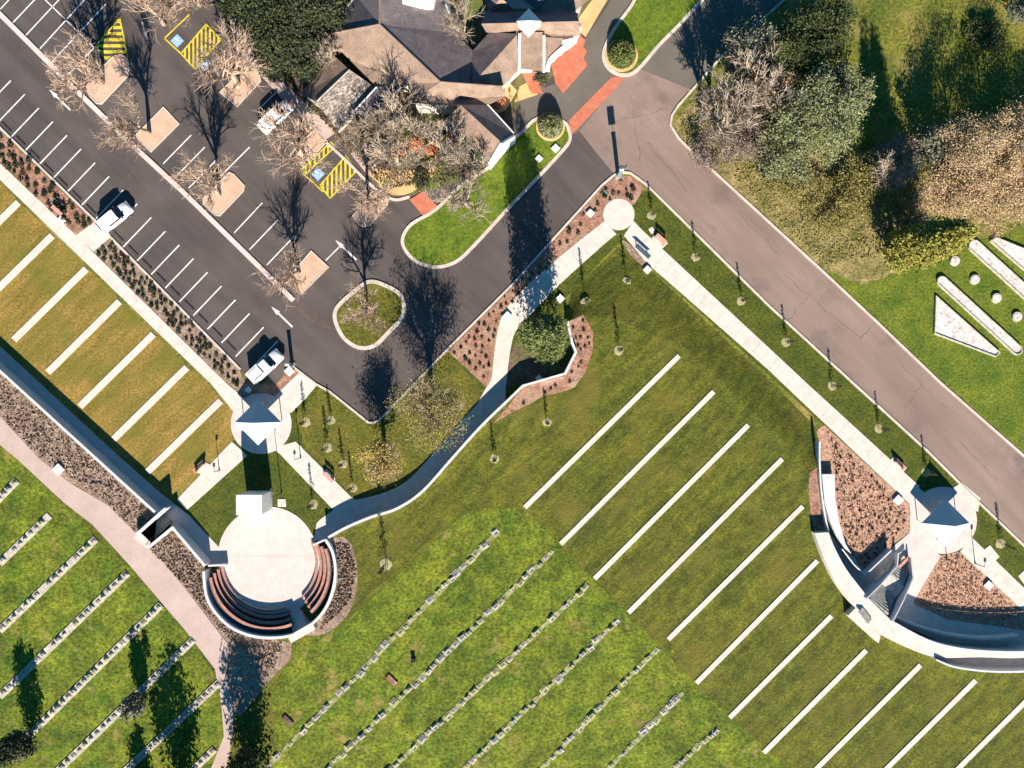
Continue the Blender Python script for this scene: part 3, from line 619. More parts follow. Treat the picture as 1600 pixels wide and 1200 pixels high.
for px, s, l in [((1011,422),.75,'small white square plinth on the lawn below the framed garden bed'),((93,733),1.0,'white square plinth in the long mulch bank'),((1402,781),.95,'white diamond plinth beside the left mulch bed near the canopy'),
                 ((1543,914),.85,'white diamond plinth in the round mulch bed'),((97,345),.8,'white square plinth beside the bench in the parking verge'),((1283,742),.01,''),((875,467),.8,'white square plinth at the path beside the cypress shadow'),
                 ((793,494),.8,'white square plinth in the red mulch by the bend of the path'),((922,334),.75,'white square plinth in the red mulch near the round path end'),((453,580),.9,'white square plinth beside the parked ute in the corner bed'),
                 ((389,609),.6,'white small box behind the ute next to the canopy plaza'),((842,1000-409),.6,'white small box in the mulch of the angular wall'),((868,205),.01,''),((842,249),.7,'white box on the grass island beside the domed shrub'),((868,233),.8,'pale green box at the kerb beside the domed shrub')]:
    if l: plinth(px, s, l)
for i, (px, l) in enumerate([((944,303),'pale green service pit lid by the kerb near the round path end'),((824,429),'pale green service pit lid in the cypress shadow by the kerb'),((307,10),'green service pit lid at the top of the car park')]):
    r = G(*px); o = MB().box((0,0,.09),(.9,.9,.06),R(45)).box((0,0,.125),(.7,.7,.02),R(45)).build('pit_lid', 'leaf_grey'); o.location = r; tag(o, l, 'pit lid')
def pillar(px, h, w, label, flag=False):
    r = empty('sign_pillar', G(*px), 0); tag(r, label, 'sign pillar')
    MB().box((0,0,.1),(w+.25,w+.25,.2)).build('base', 'stone_grey', r)
    MB().box((0,0,.2+h/2),(w,w*.5,h)).build('column', 'steel_blue', r)
    if flag:
        MB().tube((0,0,h+.2),(0,0,h+2.4),.035,.03,8).build('mast', 'metal_white', r)
        MB().box((-.05,0,h+1.55),(.9,.12,1.35),R(8)).build('lantern', 'dark_metal', r)
    MB().box((0,0,h+.22),(w+.06,w*.5+.06,.05)).build('cap', 'white_paint', r)
pillar((966,276), 3.1, .5, 'slim steel pillar with a lantern at the tip of the road junction bed', True)
pillar((457,571), 2.4, .45, 'slim steel pillar in the corner bed beside the parked ute')
# light poles
def lamp(px, h, label):
    p = GZ(*px); r = empty('street_lamp', p); tag(r, label, 'street lamp', 'slender lamp posts')
    MB().tube((0,0,0),(0,0,.3),.11,.09,8).build('base', 'dark_metal', r)
    MB().tube((0,0,.3),(0,0,h),.06,.04,8).build('pole', 'dark_metal', r)
    MB().tube((0,0,h),(0,.8,h+.1),.03,.03,6).build('arm', 'dark_metal', r)
    MB().box((0,.95,h+.08),(.28,.5,.1)).build('lamp_head', 'dark_metal', r)
for px, h, l in [((803,214),3.0,'slender dark lamp post at the corner of the building gable'),((158,131),5.2,'slender dark lamp post on the rounded peach island'),((606,880),1.0,''),((440,770),4.4,'slender dark lamp post beside the monument on the small lawn'),((343,735),1.9,'slender dark lamp post on the path towards the narrow staircase'),((1479,873),2.4,'slender lamp post between the two triangles of mulch below the canopy'),((1523,880),2.2,'slender lamp post at the bench pad right of the canopy'),((470,715),3.0,'slender lamp post at the right edge of the canopy plaza')]:
    if l: lamp(px, h, l)
# black framed sign board near the round path end
r = empty('notice_board', G(1003,394), R(-43)); tag(r, 'low blue-grey notice board in the framed bed beside the long path', 'notice board')
MB().box((0,0,.75),(2.4,.7,.08),0,('X',R(-25))).build('panel', 'steel_blue', r)
for x in (-1,1): MB().box((x,0,.35),(.1,.1,.7)).build('leg', 'dark_metal', r)

# ---------------------------------------------------------------- wheel stops of the parking bays
ws0 = None
for i in range(-1, 18):
    if i in (8,): continue
    x, y = 17+21.95*(i+.5)-39, 126+21.4*(i+.5)+41
    p = G(x, y)
    o = MB().box((0,0,.05),(1.65,.16,.10)).box((-.6,0,.105),(.12,.17,.02)).box((.6,0,.105),(.12,.17,.02)).build('wheel_stop', 'dark_metal') if ws0 is None else ws0.copy()
    if ws0 is None: ws0 = o
    else: C.objects.link(o)
    o.location = (p.x, p.y, .018); o.rotation_euler = (0, 0, R(-45)); tag(o, 'low dark wheel stop at the kerb end of a parking bay along the mulch verge', 'wheel stop', 'wheel stops of the parking bays')

# ---------------------------------------------------------------- vehicles
def loft(mb, secs):                         # secs: list of (x, halfwidth, z0, z1, topfrac)
    V = []; k = 8
    for x, w, z0, z1, tf in secs:
        zm = z0+(z1-z0)*.55
        V += [(x,-w*.92,z0),(x,-w,zm),(x,-w*tf,z1-.05),(x,-w*tf*.9,z1),(x,w*tf*.9,z1),(x,w*tf,z1-.05),(x,w,zm),(x,w*.92,z0)]
    F = []
    for i in range(len(secs)-1):
        for j in range(k): a = i*k+j; b = i*k+(j+1) % k; F.append((a, a+k, b+k, b))
    F.append(tuple(range(k))); F.append(tuple(range((len(secs)-1)*k, len(secs)*k))[::-1])
    mb.add(V, F); return mb
def ute(px, ang, label, tray=True):
    r = empty('parked_car', G(px[0], px[1], 1.0), R(ang)); r.location.z = .018; r.scale = (.97,.99,1.12); tag(r, label, 'car', 'white cars in the car park')
    b = loft(MB(), [(-2.6,.84,.45,.95,.96),(-2.5,.90,.35,1.0,.97),(-1.0,.92,.32,1.02,.97),(.9,.93,.32,1.05,.96),(1.3,.92,.32,1.08,.92),(2.2,.90,.34,1.0,.88),(2.5,.82,.38,.90,.82),(2.6,.70,.45,.80,.8)])
    b.build('body', 'car_paint', r, True)
    if tray: cab = [(-.55,.80,1.0,1.45,.94),(-.35,.80,1.0,1.78,.88),(.35,.80,1.0,1.80,.86),(.6,.80,1.0,1.72,.85)]
    else: cab = [(-2.2,.80,1.0,1.3,.9),(-2.0,.80,1.0,1.72,.86),(.3,.80,1.0,1.76,.86),(.6,.80,1.0,1.68,.85)]
    loft(MB(), cab).build('cab', 'car_paint', r, False)
    link('windscreen', [(.605,-.70,1.68),(.605,.70,1.68),(1.35,.80,1.09),(1.35,-.80,1.09),(.57,-.70,1.64),(.57,.70,1.64),(1.30,.80,1.05),(1.30,-.80,1.05)], [(0,3,2,1),(4,5,6,7),(0,1,5,4),(1,2,6,5),(2,3,7,6),(3,0,4,7)], 'glass_dark', r)
    if tray:
        MB().box((-1.62,0,1.22),(1.9,1.72,.42)).box((-1.62,0,1.455),(1.98,1.78,.05)).build('tray_canopy', 'car_paint', r)
        MB().box((-2.585,0,1.24),(.02,1.3,.25)).build('rear_window', 'glass_dark', r)
        MB().box((-.62,.0,1.49),(.10,1.2,.3)).build('rear_cab_window', 'glass_dark', r)
    else: MB().box((-2.13,0,1.45),(.05,1.25,.35),0,('Y',R(-20))).build('rear_window', 'glass_dark', r)
    for s in (-1,1):
        MB().box((.05,s*.795,1.33),(1.0 if tray else 2.2,.02,.36)).build('side_window', 'glass_dark', r)
        MB().box((.85,s*1.0,1.12),(.16,.2,.15)).build('mirror', 'car_paint', r)
        MB().box((2.5,s*.58,.80),(.16,.32,.12)).build('headlight', 'lamp_clear', r)
        MB().box((-2.6,s*.72,.82),(.06,.16,.28)).build('tail_light', 'lamp_red', r)
        if tray: MB().tube((-2.3,s*.62,1.56),(-.9,s*.62,1.56),.025,.025,6).build('roof_rail', 'dark_metal', r)
        for x in (-1.6,1.6):
            w = MB().tube((x,s*.72,.37),(x,s*.95,.37),.37,.37,16).build('wheel', 'tyre', r); MB().tube((x,s*.94,.37),(x,s*.97,.37),.2,.2,12).build('rim', 'rim', w)
ute((178,340), 39, 'white wagon parked at the paved gap in the mulch verge', False)
ute((415,572), 43, 'white ute parked beside the corner bed next to the canopy plaza')
ute((430,182), 43, 'white car parked under bare branches beside the footpath', False)

# ---------------------------------------------------------------- memorial beds at the right
def mbed(px, label):
    P = [G(x, y, .3) for x, y in px]; c = sum(P, Vector())/len(P); r = empty('memorial_bed', (c.x, c.y, 0)); tag(r, label, 'memorial bed', 'pale memorial beds on the right lawn')
    sub(r, MB().prism([(p.x, p.y) for p in P], 0, .22), 'gravel', 'gravel_white')
    b = MB(); Q = offset([(p.x, p.y) for p in P], .0, True)
    n = len(Q); L = offset(Q, .07, True); K = offset(Q, -.07, True); V = []; F = []
    for i in range(n): V += [(*L[i],0),(*K[i],0),(*K[i],.36),(*L[i],.36)]
    for i in range(n):
        a = 4*i; e = 4*((i+1) % n); F += [(a,e,e+1,a+1),(a+1,e+1,e+2,a+2),(a+2,e+2,e+3,a+3),(a+3,e+3,e,a)]
    b.add(V, F); sub(r, b, 'edging', 'stone_pale')
def capsule(p, q, w):
    p, q = Vector(p), Vector(q); d = (q-p).normalized(); a0 = math.atan2(d.y, d.x); o = []
    for i in range(7): a = a0+math.pi/2+math.pi*i/6; o.append((p.x+w*math.cos(a), p.y+w*math.sin(a)))
    for i in range(7): a = a0-math.pi/2+math.pi*i/6; o.append((q.x+w*math.cos(a), q.y+w*math.sin(a)))
    return o
mbed([(1463,463),(1461,521),(1556,557),(1562,551)], 'triangular pale gravel memorial bed with stone edging')
mbed(capsule((1472,439),(1590,547), 7), 'long narrow pale memorial bed nearest the triangular one')
mbed(capsule((1523,384),(1640,490), 8.5), 'long narrow pale memorial bed above the row of round ones')
mbed([(1549,377),(1556,371),(1640,405),(1640,455)], 'pale wedge memorial bed at the right picture edge')
for i, (x, y) in enumerate([(1491,408),(1522,437),(1556,466),(1588,495)]):
    c = G(x, y); r = empty('round_planter', c); tag(r, f'{ORD[i]} round pale planter from the top, between the long memorial beds', 'planter', 'round pale planters')
    MB().tube((0,0,0),(0,0,.3),.66,.62,20).build('bowl', 'stone_pale', r); MB().tube((0,0,.3),(0,0,.34),.5,.42,16).build('gravel', 'gravel_white', r)

# ---------------------------------------------------------------- headstones
def stone_kind(k):
    r = MB()
    r.box((0,0,.05),(1.0,.80,.18))
    if k == 0:
        V = []; 
        prof = [(-.38,.14),(.38,.14),(.38,.28),(.2,.34),(-.2,.34),(-.38,.28)]
        V = [(x,.10,z) for x, z in prof]+[(x,.22,z) for x, z in prof]; n = 6
        r.add(V, [tuple(range(n)), tuple(range(n,2*n))[::-1]]+[(i,i+n,(i+1)%n+n,(i+1)%n) for i in range(n)])
    elif k == 1: r.add([(-.38,-.22,.14),(.38,-.22,.14),(.38,.22,.14),(-.38,.22,.14),(-.38,-.22,.22),(.38,-.22,.22),(.38,.22,.27),(-.38,.22,.27)], [(0,3,2,1),(4,5,6,7),(0,1,5,4),(1,2,6,5),(2,3,7,6),(3,0,4,7)])
    else: r.box((0,.02,.2),(.7,.5,.10)).box((0,.02,.29),(.5,.36,.04))
    return r
protos = {}
def headstone(p, rz, k, m, s, label, group):
    key = (k, m)
    if key not in protos:
        b = stone_kind(k).build('headstone', m); pl = MB().box([(0,-.2,.145),(0,0,.252),(0,.02,.315)][k],(.40,.22,.02) if k != 1 else (.5,.26,.015), 0, None if k != 1 else ('X', R(6.5))).build('plaque', 'plaque', b)
        protos[key] = (b, pl); first = True
        o, q = b, pl
    else:
        b, pl = protos[key]; o = b.copy(); q = pl.copy(); C.objects.link(o); C.objects.link(q); q.parent = o
    o.location = p; o.rotation_euler = (0,0,rz); o.scale = (s, s*random.uniform(.85,1.1), random.uniform(.45,1.1)); tag(o, label, 'headstone', group)
rows = [((777,832),(420,1196)),((862,862),(508,1204)),((915,917),(606,1206)),((965,970),(722,1204)),((1025,1015),(843,1204)),((1067,1082),(948,1204)),((1120,1140),(1050,1204))]
cnt = 0
for ri, (p, q) in enumerate(rows):
    L = math.hypot(p[0]-q[0], p[1]-q[1]); t = 3
    d = Vector((q[0]-p[0], q[1]-p[1]))/L
    grp = f'weathered headstones in row {ri+1}'
    lab = f'small weathered headstone on its slab in the {ORD[ri]} diagonal row of the green middle cemetery'
    a_, b_ = G(p[0], p[1], U), G(q[0], q[1], U); ft = MB(); dd = (b_-a_); n_ = int(dd.length/.9)
    ed_ = [(-dd.length/2+dd.length*j_/n_, random.uniform(-.42,-.18)) for j_ in range(n_+1)] + [(-dd.length/2+dd.length*j_/n_, random.uniform(.18,.42)) for j_ in range(n_, -1, -1)]
    ft.prism(ed_, 0, .05)
    ft = ft.build('row_footing', 'stone_moss'); ft.location = (a_+b_)/2; ft.rotation_euler = (0,0,math.atan2(dd.y,dd.x)); tag(ft, f'low moss-grown footing under the {ORD[ri]} headstone row of the middle cemetery', 'grave footing', 'mossy footings of the middle cemetery')
    t = 2
    while t < L:
        if random.random() < .91:
            x, y = p[0]+d.x*t+random.uniform(-2.2,2.2), p[1]+d.y*t+random.uniform(-2.2,2.2)
            k = random.choice([0,1,1,2]); m = random.choice(['stone_grey','stone_grey','stone_pale','stone_mossy','stone_mossy'])
            w = G(x, y, U); headstone(w, R(45)+random.uniform(-.16,.16), k, m, random.uniform(.6,1.12), lab, grp); cnt += 1
        t += random.uniform(12.4,16.5)
lrows = [((27,751),(-20,798)),((78,805),(0,880)),((150,842),(0,985)),((200,895),(0,1088)),((252,945),(40,1155)),((303,999),(88,1207)),((343,1066),(190,1210)),((336,1170),(292,1212))]
for ri, (p, q) in enumerate(lrows):
    a, b = G(*p, U), G(*q, U); c = (a+b)/2; d = b-a
    bm = MB().box((0,0,.06),(d.length, .92, .12)).build('grave_beam', 'stone_pale'); bm.location = (c.x, c.y, U); bm.rotation_euler = (0,0,math.atan2(d.y,d.x))
    tag(bm, f'long pale concrete beam under the {ORD[ri]} row of plaques from the pink path corner', 'grave beam', 'concrete beams of the lower left cemetery')
    L = math.hypot(p[0]-q[0], p[1]-q[1]); t = 5; e = Vector((q[0]-p[0], q[1]-p[1]))/L
    while t < L-3:
        if random.random() < .93:
            x, y = p[0]+e.x*t, p[1]+e.y*t; w = G(x, y, U); w.z = U+.121
            headstone(w, R(45), random.choice([1,1,2]), random.choice(['stone_grey','stone_grey','stone_pale','stone_mossy']), random.uniform(.45,.75), f'small grey desk stone on the {ORD[ri]} concrete beam of the lower left cemetery', f'desk stones on beam {ri+1}'); cnt += 1
        t += random.uniform(10.5,13.5)
print('headstones', cnt)
# floral tributes / dark urns scattered by the stones
for (x, y), m, l in [((646,1030),'granite_black','black granite urn standing in the grass between two headstone rows'),((612,1062),'mulch_red','brown low grave cover beside the second headstone row'),((450,1125),'soil','low brown earth mound at the upper left headstone row')]:
    w = G(x, y, U); o = MB().tube((0,0,0),(0,0,.15),.3,.34,10).tube((0,0,.15),(0,0,.55),.2,.3,10).build('urn' if 'urn' in l else 'grave_cover', m) if 'urn' in l else MB().box((0,0,.08),(.7,1.6,.16),R(45)).box((0,0,.18),(.6,1.4,.05),R(45)).build('grave_cover', m)
    o.location = w; tag(o, l, 'urn' if 'urn' in l else 'grave cover')

# ---------------------------------------------------------------- building
def poly_roof(px, m, parent, name='roof', th=.12):   # px: (x, y, z)
    P = [G(x, y, z) for x, y, z in px]; n = len(P)
    tri = tessellate_polygon([[Vector((p.x, p.y, 0)) for p in P]]); F = []
    for t in tri:
        A, B_, D = P[t[0]], P[t[1]], P[t[2]]
        if (B_.xy-A.xy).cross(D.xy-A.xy) < 0: t = (t[0], t[2], t[1])
        F.append(t); F.append(tuple(i+n for i in (t[0], t[2], t[1])))
    V = P+[p-Vector((0,0,th)) for p in P]; F += [(i,(i+1)%n,(i+1)%n+n,i+n) for i in range(n)]
    o = link(name, V, F, m); o.data.transform(Matrix.Translation(-parent.location)); o.parent = parent; return o
def walls(px, h, parent, m='render_wall'):
    P = [G(x, y, h) for x, y in px]; return sub(parent, MB().prism([(p.x, p.y) for p in P], 0, h), 'wall', m)
hb = empty('chapel_building', G(690,60,0)); tag(hb, 'large low building with tan hipped tile roofs and shade-coloured slopes beside the forecourt', 'building')
walls([(518,54),(548,92),(586,132),(637,132),(650,165),(715,168),(762,165),(738,128),(736,80),(712,55),(695,-40),(560,-20)], 2.9, hb)
Z_, E_ = 6.4, 3.0
poly_roof([(593,38,Z_),(593,-80,Z_),(640,-100,Z_),(688,-60,3.4),(692,0,E_),(712,52,E_),(738,78,E_),(738,130,4.2),(688,128,Z_-.6)], 'roof_shade', hb)
poly_roof([(593,38,Z_),(508,54,E_),(558,-5,E_),(593,-80,Z_)], 'roof_shade', hb)
poly_roof([(508,55,E_),(593,38.5,Z_),(688,128.5,Z_-.6),(640,160,3.4),(637,131,3.6),(586,133,E_),(545,92,E_)], 'roof_tan', hb)
poly_roof([(688,128.5,Z_-.6),(785,135,5.0),(790,150,E_),(762,164,E_),(718,166,3.4),(640,160,3.4)], 'roof_tan', hb)
P = GG([(622,-20),(682,-20),(676,5),(668,8),(628,6)], 5.2); sub(hb, MB().prism([(p.x,p.y) for p in P], 3.5, 5.2), 'roof_plant_box', 'white_paint')
# ridge cappings
rd = MB()
for a, b in [((593,38,Z_+.06),(688,128,Z_-.54)),((593,38,Z_+.06),(508,54,E_+.06)),((593,38,Z_+.06),(593,-60,Z_+.06)),((688,128,Z_-.54),(785,135,5.06))]:
    rd.tube(G(*a), G(*b), .11, .11, 6)
sub(hb, rd, 'ridge_capping', 'roof_tan')
# side wing with white gable
wg = empty('side_wing', G(745,205,0)); tag(wg, 'side wing with a shade-coloured roof slope and a white gable end over the grass island', 'building')
walls([(692,188),(722,168),(760,167),(800,209),(768,246)], 2.8, wg)
poly_roof([(720,164,4.8),(783,222,4.8),(803,209,E_),(762,164,E_)], 'roof_shade', wg)
poly_roof([(720,164,4.8),(690,192,E_),(764,252,E_),(783,222,4.8)], 'roof_tan', wg)
sub(wg, ribbon(MB(), [(764,255),(783,224),(804,211)], .28, 0, [3.1,4.95,3.1]), 'gable_end', 'white_paint')
gt = MB(); gt.tube(G(690,193,3.0), G(764,253,3.0), .09, .09); gt.tube(G(762,163,3.0), G(803,208,3.0), .09, .09); sub(wg, gt, 'gutter', 'white_paint')
sub(wg, MB().box(G(716,180,3.6), (.28,2.6,.12)), 'gutter', 'white_paint')
# crossing hall with lantern
ce = empty('entrance_hall', G(826,60,0)); tag(ce, 'entrance hall with crossing tan roofs and a white pyramid lantern', 'building')
walls([(757,22),(900,20),(904,52),(852,56),(849,100),(814,100),(785,128),(742,128),(742,80),(765,50)], 3.0, ce)
poly_roof([(752,37,6.2),(905,33,6.2),(907,55,3.6),(850,57,3.6),(812,52,3.6),(760,50,3.6)], 'roof_tan', ce)
poly_roof([(752,37,6.2),(757,17,3.4),(900,18,3.4),(905,33,6.2)], 'roof_shade', ce)
poly_roof([(813,50,4.4),(849,50,4.4),(849,111,3.3),(813,107,3.3)], 'roof_tan', ce, 'portico_roof')
poly_roof([(808,54,4.6),(738,131,4.6),(788,133,3.0),(811,108,3.0)], 'roof_tan', ce)
poly_roof([(808,53,4.6),(765,50,3.2),(738,80,3.0),(738,130,4.6)], 'roof_shade', ce)
poly_roof([(852,58,4.0),(880,60,3.2),(876,76,3.0),(858,93,3.0),(852,98,3.3)], 'roof_tan', ce)
fs = MB(); ribbon(fs, [(812,52),(811,108)], .3, 3.2, [4.6,3.5]); fs2 = ribbon(MB(), [(850,55),(850,112)], .3, 3.2, [4.6,3.5]); sub(ce, fs2, 'fascia', 'white_paint'); fs3 = ribbon(MB(), smooth_line([(907,42),(897,62),(878,76),(860,93),(856,108)],4), .5, 2.4, 3.3); sub(ce, fs, 'fascia', 'white_paint'); sub(ce, fs3, 'fascia', 'white_paint')
cb = G(858,100,0)
for x, y in [(858,96),(866,88),(878,78),(899,60),(905,44)]: p = G(x, y, 1.5); sub(ce, MB().tube((p.x,p.y,0),(p.x,p.y,2.9),.12,.12,10), 'column', 'white_paint')
ln = [G(807,33,6.3),G(826,53,6.3),G(846,33,6.3),G(826,13,6.3)]; ap = G(826,32,8.0); me = [Vector((v.x,v.y,6.3)) for v in ln]
o = link('lantern', me+[ap]+[v-Vector((0,0,1.0)) for v in me], [(0,1,4),(1,2,4),(2,3,4),(3,0,4),(5,6,1,0),(6,7,2,1),(7,8,3,2),(8,5,0,3)], 'white_paint'); o.data.transform(Matrix.Translation(-ce.location)); o.parent = ce
# north wings
nw = empty('north_wing', G(870,0,0)); tag(nw, 'wing with a tan gable roof at the top edge behind the entrance hall', 'building')
walls([(770,12),(790,-60),(930,-60),(905,15)], 2.8, nw)
poly_roof([(842,17,3.4),(885,-40,5.2),(960,-80,5.2),(925,-5,3.4),(893,22,3.2)], 'roof_tan', nw)
poly_roof([(800,-12,5.2),(842,16,3.4),(885,-40,5.2),(830,-80,5.2)], 'roof_shade', nw)
poly_roof([(764,19,3.2),(783,-4,5.2),(801,14,3.2)], 'roof_tan', nw)
poly_roof([(764,18,3.2),(745,-40,3.2),(800,-60,5.2),(783,-4,5.2)], 'roof_shade', nw)
# store with tiled roof
sd = empty('garden_store', G(525,140,0)); tag(sd, 'small garden store with a mottled tiled gable roof beside the footpath', 'building')
walls([(476,146),(521,90),(584,136),(552,170),(525,200),(500,165)], 2.3, sd)
poly_roof([(546,109,4.0),(494,159,4.0),(470,146,2.6),(520,85,2.6)], 'roof_tan', sd)
poly_roof([(546,109,4.0),(587,137,2.5),(556,172,2.5),(528,205,2.5),(494,159,4.0)], 'roof_tile', sd)
poly_roof([(588,136,3.4),(637,133,3.0),(612,163,2.5),(580,187,2.3),(553,174,3.2)], 'roof_shade', sd)
sub(sd, MB().tube(G(588,136,3.5), G(553,174,3.3), .1, .1), 'ridge_capping', 'white_paint')
sub(sd, MB().tube(G(546,109,4.08), G(494,159,4.08), .1, .1), 'ridge_capping', 'stone_grey')

# ---------------------------------------------------------------- trees
def clump_crown(n, shape, leaf, seed, k=26, spread=.32, flat=1.0, squash=1.0):
    r = np.random.default_rng(seed)
    cl = r.normal(size=(k, 3)); cl /= np.linalg.norm(cl, axis=1)[:, None]; cl *= (r.uniform(.25, .95, k)**.6)[:, None]
    idx = r.integers(0, k, n); q = cl[idx] + r.normal(size=(n, 3))*spread*r.uniform(.5, 1.1, k)[idx][:, None]
    nrm = np.linalg.norm(q, axis=1); q[nrm > 1.25] *= (1.1/nrm[nrm > 1.25])[:, None]
    pts = shape(q)
    a = r.normal(size=(n, 3)); a[:, 2] *= .5; a /= np.linalg.norm(a, axis=1)[:, None]
    b = r.normal(size=(n, 3)); b -= (b*a).sum(1)[:, None]*a; b /= np.linalg.norm(b, axis=1)[:, None]
    s = leaf*r.uniform(.6, 1.3, n)[:, None]
    V = np.stack([pts-a*s, pts+b*s*.55, pts+a*s, pts-b*s*.55], 1).reshape(-1, 3)
    F = np.arange(4*n).reshape(-1, 4)
    return V, F
def npmesh(name, V, F, m):
    me = bpy.data.meshes.new(name); me.vertices.add(len(V)); me.vertices.foreach_set('co', V.astype(np.float32).ravel())
    me.loops.add(F.size); me.polygons.add(len(F)); me.loops.foreach_set('vertex_index', F.astype(np.int32).ravel())
    me.polygons.foreach_set('loop_start', np.arange(0, F.size, F.shape[1], dtype=np.int32)); me.update(calc_edges=True); me.validate(); me.materials.append(M[m]); return me
def leafy(px, h, r, m, label, seed, n=5000, leaf=.18, base=.25, k=26, bark='bark_dark', name='tree', cone=0, cat='tree', group=None, spread=.3, ground=True):
    """px = where the trunk stands (photo pixel on the ground)"""
    p = GZ(*px); root = empty(name, p, random.uniform(0, 6.28)); tag(root, label, cat, group)
    z0 = h*base; hc = (h-z0)/2; zc = z0+hc
    def shape(q):
        o = q.copy()
        if cone: w = np.clip(1-cone*(q[:, 2]+.55), .12, 1.25); o[:, 0] *= w; o[:, 1] *= w
        return np.stack([o[:, 0]*r, o[:, 1]*r, zc+q[:, 2]*hc], 1)
    V, F = clump_crown(n, shape, leaf, seed, k, spread)
    me = npmesh('crown', V, F, m); o = bpy.data.objects.new('crown', me); C.objects.link(o); o.parent = root
    rr = random.Random(seed); b = MB(); tr = max(.08, h*.022)
    b.tube((0,0,-.1), (0,0,z0+hc*.5), tr*1.3, tr*.7, 7); b.tube((0,0,z0+hc*.5), (rr.uniform(-.2,.2),rr.uniform(-.2,.2),h*.88), tr*.7, tr*.2, 6)
    for i in range(9):
        a = rr.uniform(0, 6.28); zz = z0+rr.uniform(-.1,1.0)*hc; L = r*rr.uniform(.5,.8)*(1-cone*.4)
        b.tube((0,0,zz), (math.cos(a)*L, math.sin(a)*L, zz+L*.5), tr*.45, tr*.12, 5)
    b.build('trunk', bark, root)
    return root
# bare trees: recursive branching
def bare_mesh(h, r, seed, dens=1.0, twig=.016, rise=.62):
    rr = random.Random(seed); b = MB(); big = MB()
    def grow(p, d, L, rad, lv):
        segs = 2; q = p
        for s in range(segs):
            d2 = (d+Vector((rr.uniform(-.16,.16), rr.uniform(-.16,.16), rr.uniform(-.03,.14)))).normalized()
            e = q+d2*L/segs; k = 6 if lv < 2 else 3
            (big if lv < 2 else b).tube(q, e, rad*(1-.3*s/segs), rad*(1-.3*(s+1)/segs)*(.8 if s else 1), k, False); q = e; d = d2
        if lv >= 4: return
        nc = [6,6,5,5][lv]; nc = max(3, int(nc*dens))
        for i in range(nc):
            t = rr.uniform(.35, 1.0) if lv else rr.uniform(.72, 1.0)
            st_ = p.lerp(q, t)
            a = rr.uniform(0, 6.28)+i*2.4; sp = rr.uniform(.45, .95) if lv else rr.uniform(.35,.85)
            side = d.orthogonal().normalized(); side = Matrix.Rotation(a, 3, d) @ side
            nd = (d*math.cos(sp)+side*math.sin(sp)); nd.z += .18; nd.normalize()
            grow(st_, nd, L*rr.uniform(.5,.72)*(1.25 if lv == 0 else 1), max(twig, rad*.5), lv+1)
    grow(Vector((0,0,-.05)), Vector((rr.uniform(-.05,.05), rr.uniform(-.05,.05), 1)), h*.34, h*.019+.03, 0)
    def fit(V):
        return V
    allv = b.V+big.V
    mz = max(v.z for v in allv); mr = sorted(math.hypot(v.x, v.y) for v in allv)[int(len(allv)*.97)]
    for v in allv:
        v.z *= h/mz; v.x *= r/mr; v.y *= r/mr
    return b, big
bare_cache = {}
def bare(px, h, r, label, seed, m='bark_pink', dens=1.0, kind=None, group='bare trees of the car park and garden', twig=.016):
    p = GZ(*px); root = empty('bare_tree', p, random.uniform(0, 6.28)); tag(root, label, 'tree', group)
    key = (seed % 5, m, dens, twig)
    if key not in bare_cache:
        b, big = bare_mesh(8.5, 3.6, seed % 5+11, dens, twig)
        o1 = b.build('crown', m, root); o2 = big.build('trunk', m, root); bare_cache[key] = (o1, o2)
    else:
        for q in bare_cache[key]: c = q.copy(); c.parent = root; C.objects.link(c)
    root.scale = (r/3.6, r/3.6, h/8.5); return root
BT = [((160,131),9,4.0,'bare tree on the rounded peach island at the top left of the car park'),((234,208),9,4.0,'bare tree on the second peach island down the median'),((343,306),9,3.8,'bare tree on the third peach island down the median'),
      ((468,426),8.5,3.6,'bare tree on the peach island at the lower end of the median'),((372,134),9.5,4.6,'bare tree on the peach island beside the footpath, near the top'),((470,240),9,4.4,'bare tree on the peach island beside the yellow hatched bay'),
      ((575,322),9,3.7,'bare tree on the peach island at the terracotta corner'),((573,490),8.5,3.4,'bare tree on the oval grass island'),((256,38),8,3.8,'bare tree at the top edge between the hatched bays'),((312,8),8,3.6,'bare tree at the top edge beside the accessible bays')]
for i, (px, h, r, l) in enumerate(BT): bare(px, h, r*1.12, l, i, dens=1.15, twig=.013)
BT2 = [((733,322),8.5,4.2,'pale bare tree on the long grass island below the side wing'),((655,215),10,4.4,'tall pale bare tree in the middle of the garden courtyard'),((690,240),8.5,3.8,'pale bare tree at the right side of the courtyard'),((622,258),7.5,3.6,'pale bare tree above the tan paving of the courtyard'),
       ((590,215),7,3.2,'pale bare tree beside the dark store roof'),((563,240),6,3.0,'pale bare tree at the corner of the courtyard wall'),((727,75),9,3.2,'pale bare tree growing in the roof courtyard of the large building'),((745,270),7,3.2,'pale bare tree under the gable of the side wing'),((520,105),6,2.4,'pale bare tree behind the garden store')]
for i, (px, h, r, l) in enumerate(BT2): bare(px, h, r, l, i+2, 'bark_pale', 1.15, twig=.015)
BT3 = [((1118,215),10,4.8,'large grey bare tree at the inner corner of the road'),((1150,165),11,5.0,'large grey bare tree behind the road corner'),((1095,190),8,3.8,'grey bare tree leaning over the road corner'),((1372,285),8,3.0,'grey bare tree beside the long cypress shadow')]
for i, (px, h, r, l) in enumerate(BT3): bare(px, h, r, l, i+1, 'bark_grey', 1.0, group='grey bare trees beyond the road', twig=.022)

